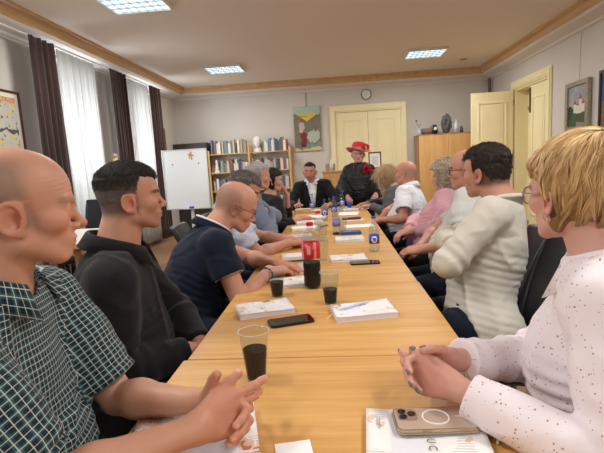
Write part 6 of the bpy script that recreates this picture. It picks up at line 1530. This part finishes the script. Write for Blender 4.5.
# bottles
def bottle(x, y, label, H=.22, R_=.032, cap=M_bcap, lab=mat('blue_label', (34, 60, 176), .4), lz=(.42, .66), liquid=None, fill=.0, group=None, text=None, cat='bottle', base_only=None, neck=.0115, wave=0.05, wall=None):
    e = empty('plastic_bottle', (x, y, ZT), 0, label, cat, group)
    def rad(t):
        if t < .04: return R_*(.80+.2*t/.04)
        if t < lz[0]-.03: return R_*(1-wave*abs(math.sin(t*PI*9)))
        if t < lz[1]: return R_*(.955)
        if t < lz[1]+.04: return R_*(.955+.045*(t-lz[1])/.04)
        if t < .90: k = (t-lz[1]-.04)/(.90-lz[1]-.04); return neck+(R_-neck)*(math.cos(k*PI)*.5+.5)**.85
        return neck
    ts = [.0, .015, .04]+[.04+(lz[1]+.0-.04)*k/22 for k in range(1, 23)]+[lz[1]+.04+(.9-lz[1]-.04)*k/10 for k in range(0, 11)]+[.92, .925, .935, .94, .985]
    prof = [(0, .006)]+[(rad(t)*(1.25 if t in (.925, .935) else 1), t*H) for t in ts]
    pet = lambda a, z: (-.07*(0.5+.5*math.cos(5*a)) if z < H*.10 else 0)
    MB().lathe(prof, 50, wob=pet).build('bottle_wall', wall or M_clear, e, smooth=True)
    MB().lathe([(0, H*.955), (neck+.0018, H*.945), (neck+.002, H*.95), (neck+.002, H*.995), (neck, H), (0, H)], 30).build('cap', cap, e, smooth=False)
    lr = R_*.955+.0006; lb = MB().lathe([(lr, H*(lz[0])), (lr, H*lz[1]), (lr+.0003, H*lz[1]), (lr+.0003, H*lz[0]), (lr, H*lz[0])], 50).build('label', lab, e, smooth=True)
    if liquid and fill: 
        f = [(0, .008)]+[(rad(t)*.965-.0004, max(.009, t*H)) for t in ts if t <= fill]; f += [(f[-1][0], fill*H), (0, fill*H)]
        MB().lathe(f, 50, wob=pet).build('drink', liquid, e, smooth=True)
    if text:
        for s_, zc, size, a0, rotv, mt, shear in text:
            cu = bpy.data.curves.new('t', 'FONT'); cu.body = s_; cu.size = size; cu.align_x = 'CENTER'; cu.align_y = 'CENTER'; cu.shear = shear; cu.extrude = .0003; cu.resolution_u = 3
            tmp = bpy.data.objects.new('t', cu); me = bpy.data.meshes.new_from_object(tmp); bpy.data.objects.remove(tmp)
            bm = bmesh.new(); bm.from_mesh(me); 
            for v in bm.verts:
                px, py = (v.co.x, v.co.y) if not rotv else (-v.co.y, v.co.x)
                a = math.radians(a0)+px/lr; r = lr+.0007+v.co.z; v.co = Vector((r*math.cos(a), r*math.sin(a), H*zc+py))
            bm.to_mesh(me); bm.free(); link('lettering', me, mt, lb, smooth=False)
    return e
M_lw = mat('white_lettering', (240, 238, 236), .5)
cb_ = bottle(-.068, 1.935, 'large cola bottle with a red cap and red label, one third full', .292, .041, M_red, mat('red_label', (206, 24, 36), .4), (.46, .70), M_cola, .40, None, text=[('Coca-Cola', .58, .0175, -62, True, M_lw, .35), ('Coca-Cola', .58, .0175, -150, True, M_lw, .35)], neck=.0135, wave=.06, wall=M_clear2)
lr = .041*.955+.0014; mb = MB()      # white barcode patch on the label
def patch(u, v, r=lr): a = math.radians(-102+20*(u-.5)); return Vector((r*math.cos(a), r*math.sin(a), .292*(.53+.13*v)))
mb.grid(patch, 6, 3); mb.build('barcode_patch', M_lw, cb_); mb = MB(); rb_ = random.Random(2)
for k in range(12):
    v0 = k/12+.02
    def bar(u, v, v0=v0): a = math.radians(-102+16*(u-.5)); return Vector(((lr+.0003)*math.cos(a), (lr+.0003)*math.sin(a), .292*(.53+.13*(v0+v*(.03 if k % 3 else .05)))))
    mb.grid(bar, 4, 2)
mb.build('barcode', mat('black_print', (30, 26, 28), .6), cb_)
M_wl = mat('blue_white_label', (60, 90, 200), .4)
def wlabel():
    m = mat('water_label', (40, 70, 190), .4); nt = m.node_tree; N = nt.nodes; L = nt.links; tc = N.new('ShaderNodeTexCoord'); sp = N.new('ShaderNodeSeparateXYZ'); L.new(tc.outputs['Object'], sp.inputs[0])
    an = math_(N, L, 'ARCTAN2', sp.outputs[1], sp.outputs[0]); u = math_(N, L, 'ADD', an, 1.62); v = math_(N, L, 'SUBTRACT', sp.outputs[2], .076)
    c = lin((52, 78, 176)); c = mixc(N, L, ell(N, L, u, v, 0, 0, .55, .021), c, lin((226, 232, 244))); c = mixc(N, L, ell(N, L, u, v, 0.05, .0, .36, .012), c, lin((196, 84, 110))); c = mixc(N, L, ell(N, L, u, v, -.05, .006, .3, .006), c, lin((50, 80, 190)))
    L.new(c, N['Principled BSDF'].inputs['Base Color']); return m
ML = wlabel()
M_lil = mat('lilac_label', (132, 130, 196), .4, var=.35, vscale=60)
wb_ = [(.269, 2.69, .212, .0325, 'water bottle with a blue label at the right edge of the third table', ML), (.045, 3.50, .21, .031, 'half-filled water bottle with a lilac label in the middle of the table', M_lil), (-.06, 4.30, .205, .031, 'water bottle with a blue label behind the cola bottle cap, left of centre', ML), (.03, 4.55, .205, .031, 'water bottle with a blue label standing next to the papers, right of centre', ML),
       (-.22, 5.12, .205, .031, 'water bottle before the white shirt of the man in the suit', ML), (.125, 5.32, .205, .031, 'water bottle before the standing woman', ML)]
for x, y, h, r, lb, m in wb_: bottle(x, y, lb, h, r, M_bcap, m, (.24, .48), None, 0, 'small water bottles')
tag(MB().lathe([(0, 0), (.027, 0), (.03, .004), (.026, .028), (0, .03)], 24).build('red_dish', mat('red_plastic2', (196, 30, 46), .4), None, (-.155, 4.95, ZT), smooth=True), 'small red dish between the far water bottles', 'dish')
tag(MB().lathe([(0, 0), (.026, 0), (.027, .012), (.025, .016), (0, .016)], 24).build('dark_tin', mat('dark_tin', (30, 26, 28), .4), None, (.043, 3.40, ZT), smooth=True), 'small dark tin in front of the lilac-labelled bottle', 'tin')
tag(MB().lathe([(0, 0), (.022, 0), (.026, .03), (.02, .06), (.012, .075), (0, .075)], 20).build('blue_cap_jar', M_bcap, None, (.21, 5.42, ZT), smooth=True), 'short blue container beside the farthest water bottle', 'container')
card(-.052, .790, 12, .07, .05, .002, ZT, M_pp, 'paper_slip', 'small white paper slip at the bottom edge of the photo', 'paper')
mb = MB(); mb.tube([(.33, .80, ZT+.004), (.36, .86, ZT+.004), (.372, .93, ZT+.004), (.39, 1.0, ZT+.004)], .0024, 8); tag(mb.build('cable', mat('white_cable', (214, 208, 204), .5), smooth=True), 'thin pale cable beside the blouse sleeve at the table edge', 'cable')
bg = MB().box(-.10, .10, -.06, .06, 0, .16, .03, 3).build('handbag', mat('purple_leather', (86, 48, 84), .5), None, (.74, 3.93, .50), (0, .3, .3)); tag(bg, 'purple handbag tucked between the bald man and the woman in pink', 'handbag')
# ------------------------------------------------------------------ daylight, lamps, camera
w = bpy.data.worlds.new('sky'); sc.world = w; w.use_nodes = True; nt = w.node_tree; bgn = nt.nodes['Background']
bgn.inputs[0].default_value = (.90, .95, 1.0, 1); bgn.inputs[1].default_value = 1.0
for i, (a, b) in enumerate(windows):      # overcast daylight entering by each window, the added unseen ones included
    l = bpy.data.lights.new('window_daylight', 'AREA'); l.shape = 'RECTANGLE'; l.size = b-a-.1; l.size_y = zt-zb-.1; l.energy = WIN; l.color = (.95, .98, 1)
    o = bpy.data.objects.new('window_daylight', l); COL.objects.link(o); o.location = (XL-.32, (a+b)/2, (zb+zt)/2); o.rotation_euler = (0, math.radians(-90), 0)
for x, y, _ in lamps:
    l = bpy.data.lights.new('lamp_light', 'AREA'); l.shape = 'RECTANGLE'; l.size = .58; l.size_y = .48; l.energy = LMP; l.color = (1, .98, .955)
    o = bpy.data.objects.new('lamp_light', l); COL.objects.link(o); o.location = (x, y, ZC-.05)
cam = bpy.data.cameras.new('camera'); co = bpy.data.objects.new('camera', cam); COL.objects.link(co); sc.camera = co
cam.sensor_width = 36; cam.sensor_fit = 'HORIZONTAL'; cam.lens = 450/604*36; cam.clip_start = .02
f_, vp, sl = 450.0, (334, 163), -.057
Y = nrm(A3(vp[0]-302, vp[1]-226.5, f_)).astype(float); v = np.array([1, sl, 0.]); X = v-(v@Y)*Y; X /= np.linalg.norm(X); Z = np.cross(X, Y)
if Z[1] > 0: Z = -Z
R3 = np.stack((X, Y, Z))          # world = R3 @ image-camera vector (x right, y down, z forward)
M4 = Matrix.Identity(4)
for r in range(3):
    M4[r][0] = R3[r][0]; M4[r][1] = -R3[r][1]; M4[r][2] = -R3[r][2]
M4.translation = Vector((.05, 0, 1.29)); co.matrix_world = M4
sc.view_settings.view_transform = 'Standard'; sc.view_settings.look = 'None'; sc.view_settings.gamma = 1; sc.view_settings.use_curve_mapping = False; sc.view_settings.exposure = EXPO
sc.cycles.max_bounces = 10; sc.cycles.diffuse_bounces = 5; sc.cycles.transparent_max_bounces = 16; sc.cycles.transmission_bounces = 12; sc.cycles.use_denoising = True; sc.cycles.sample_clamp_indirect = 6; sc.cycles.caustics_refractive = False; sc.cycles.caustics_reflective = False
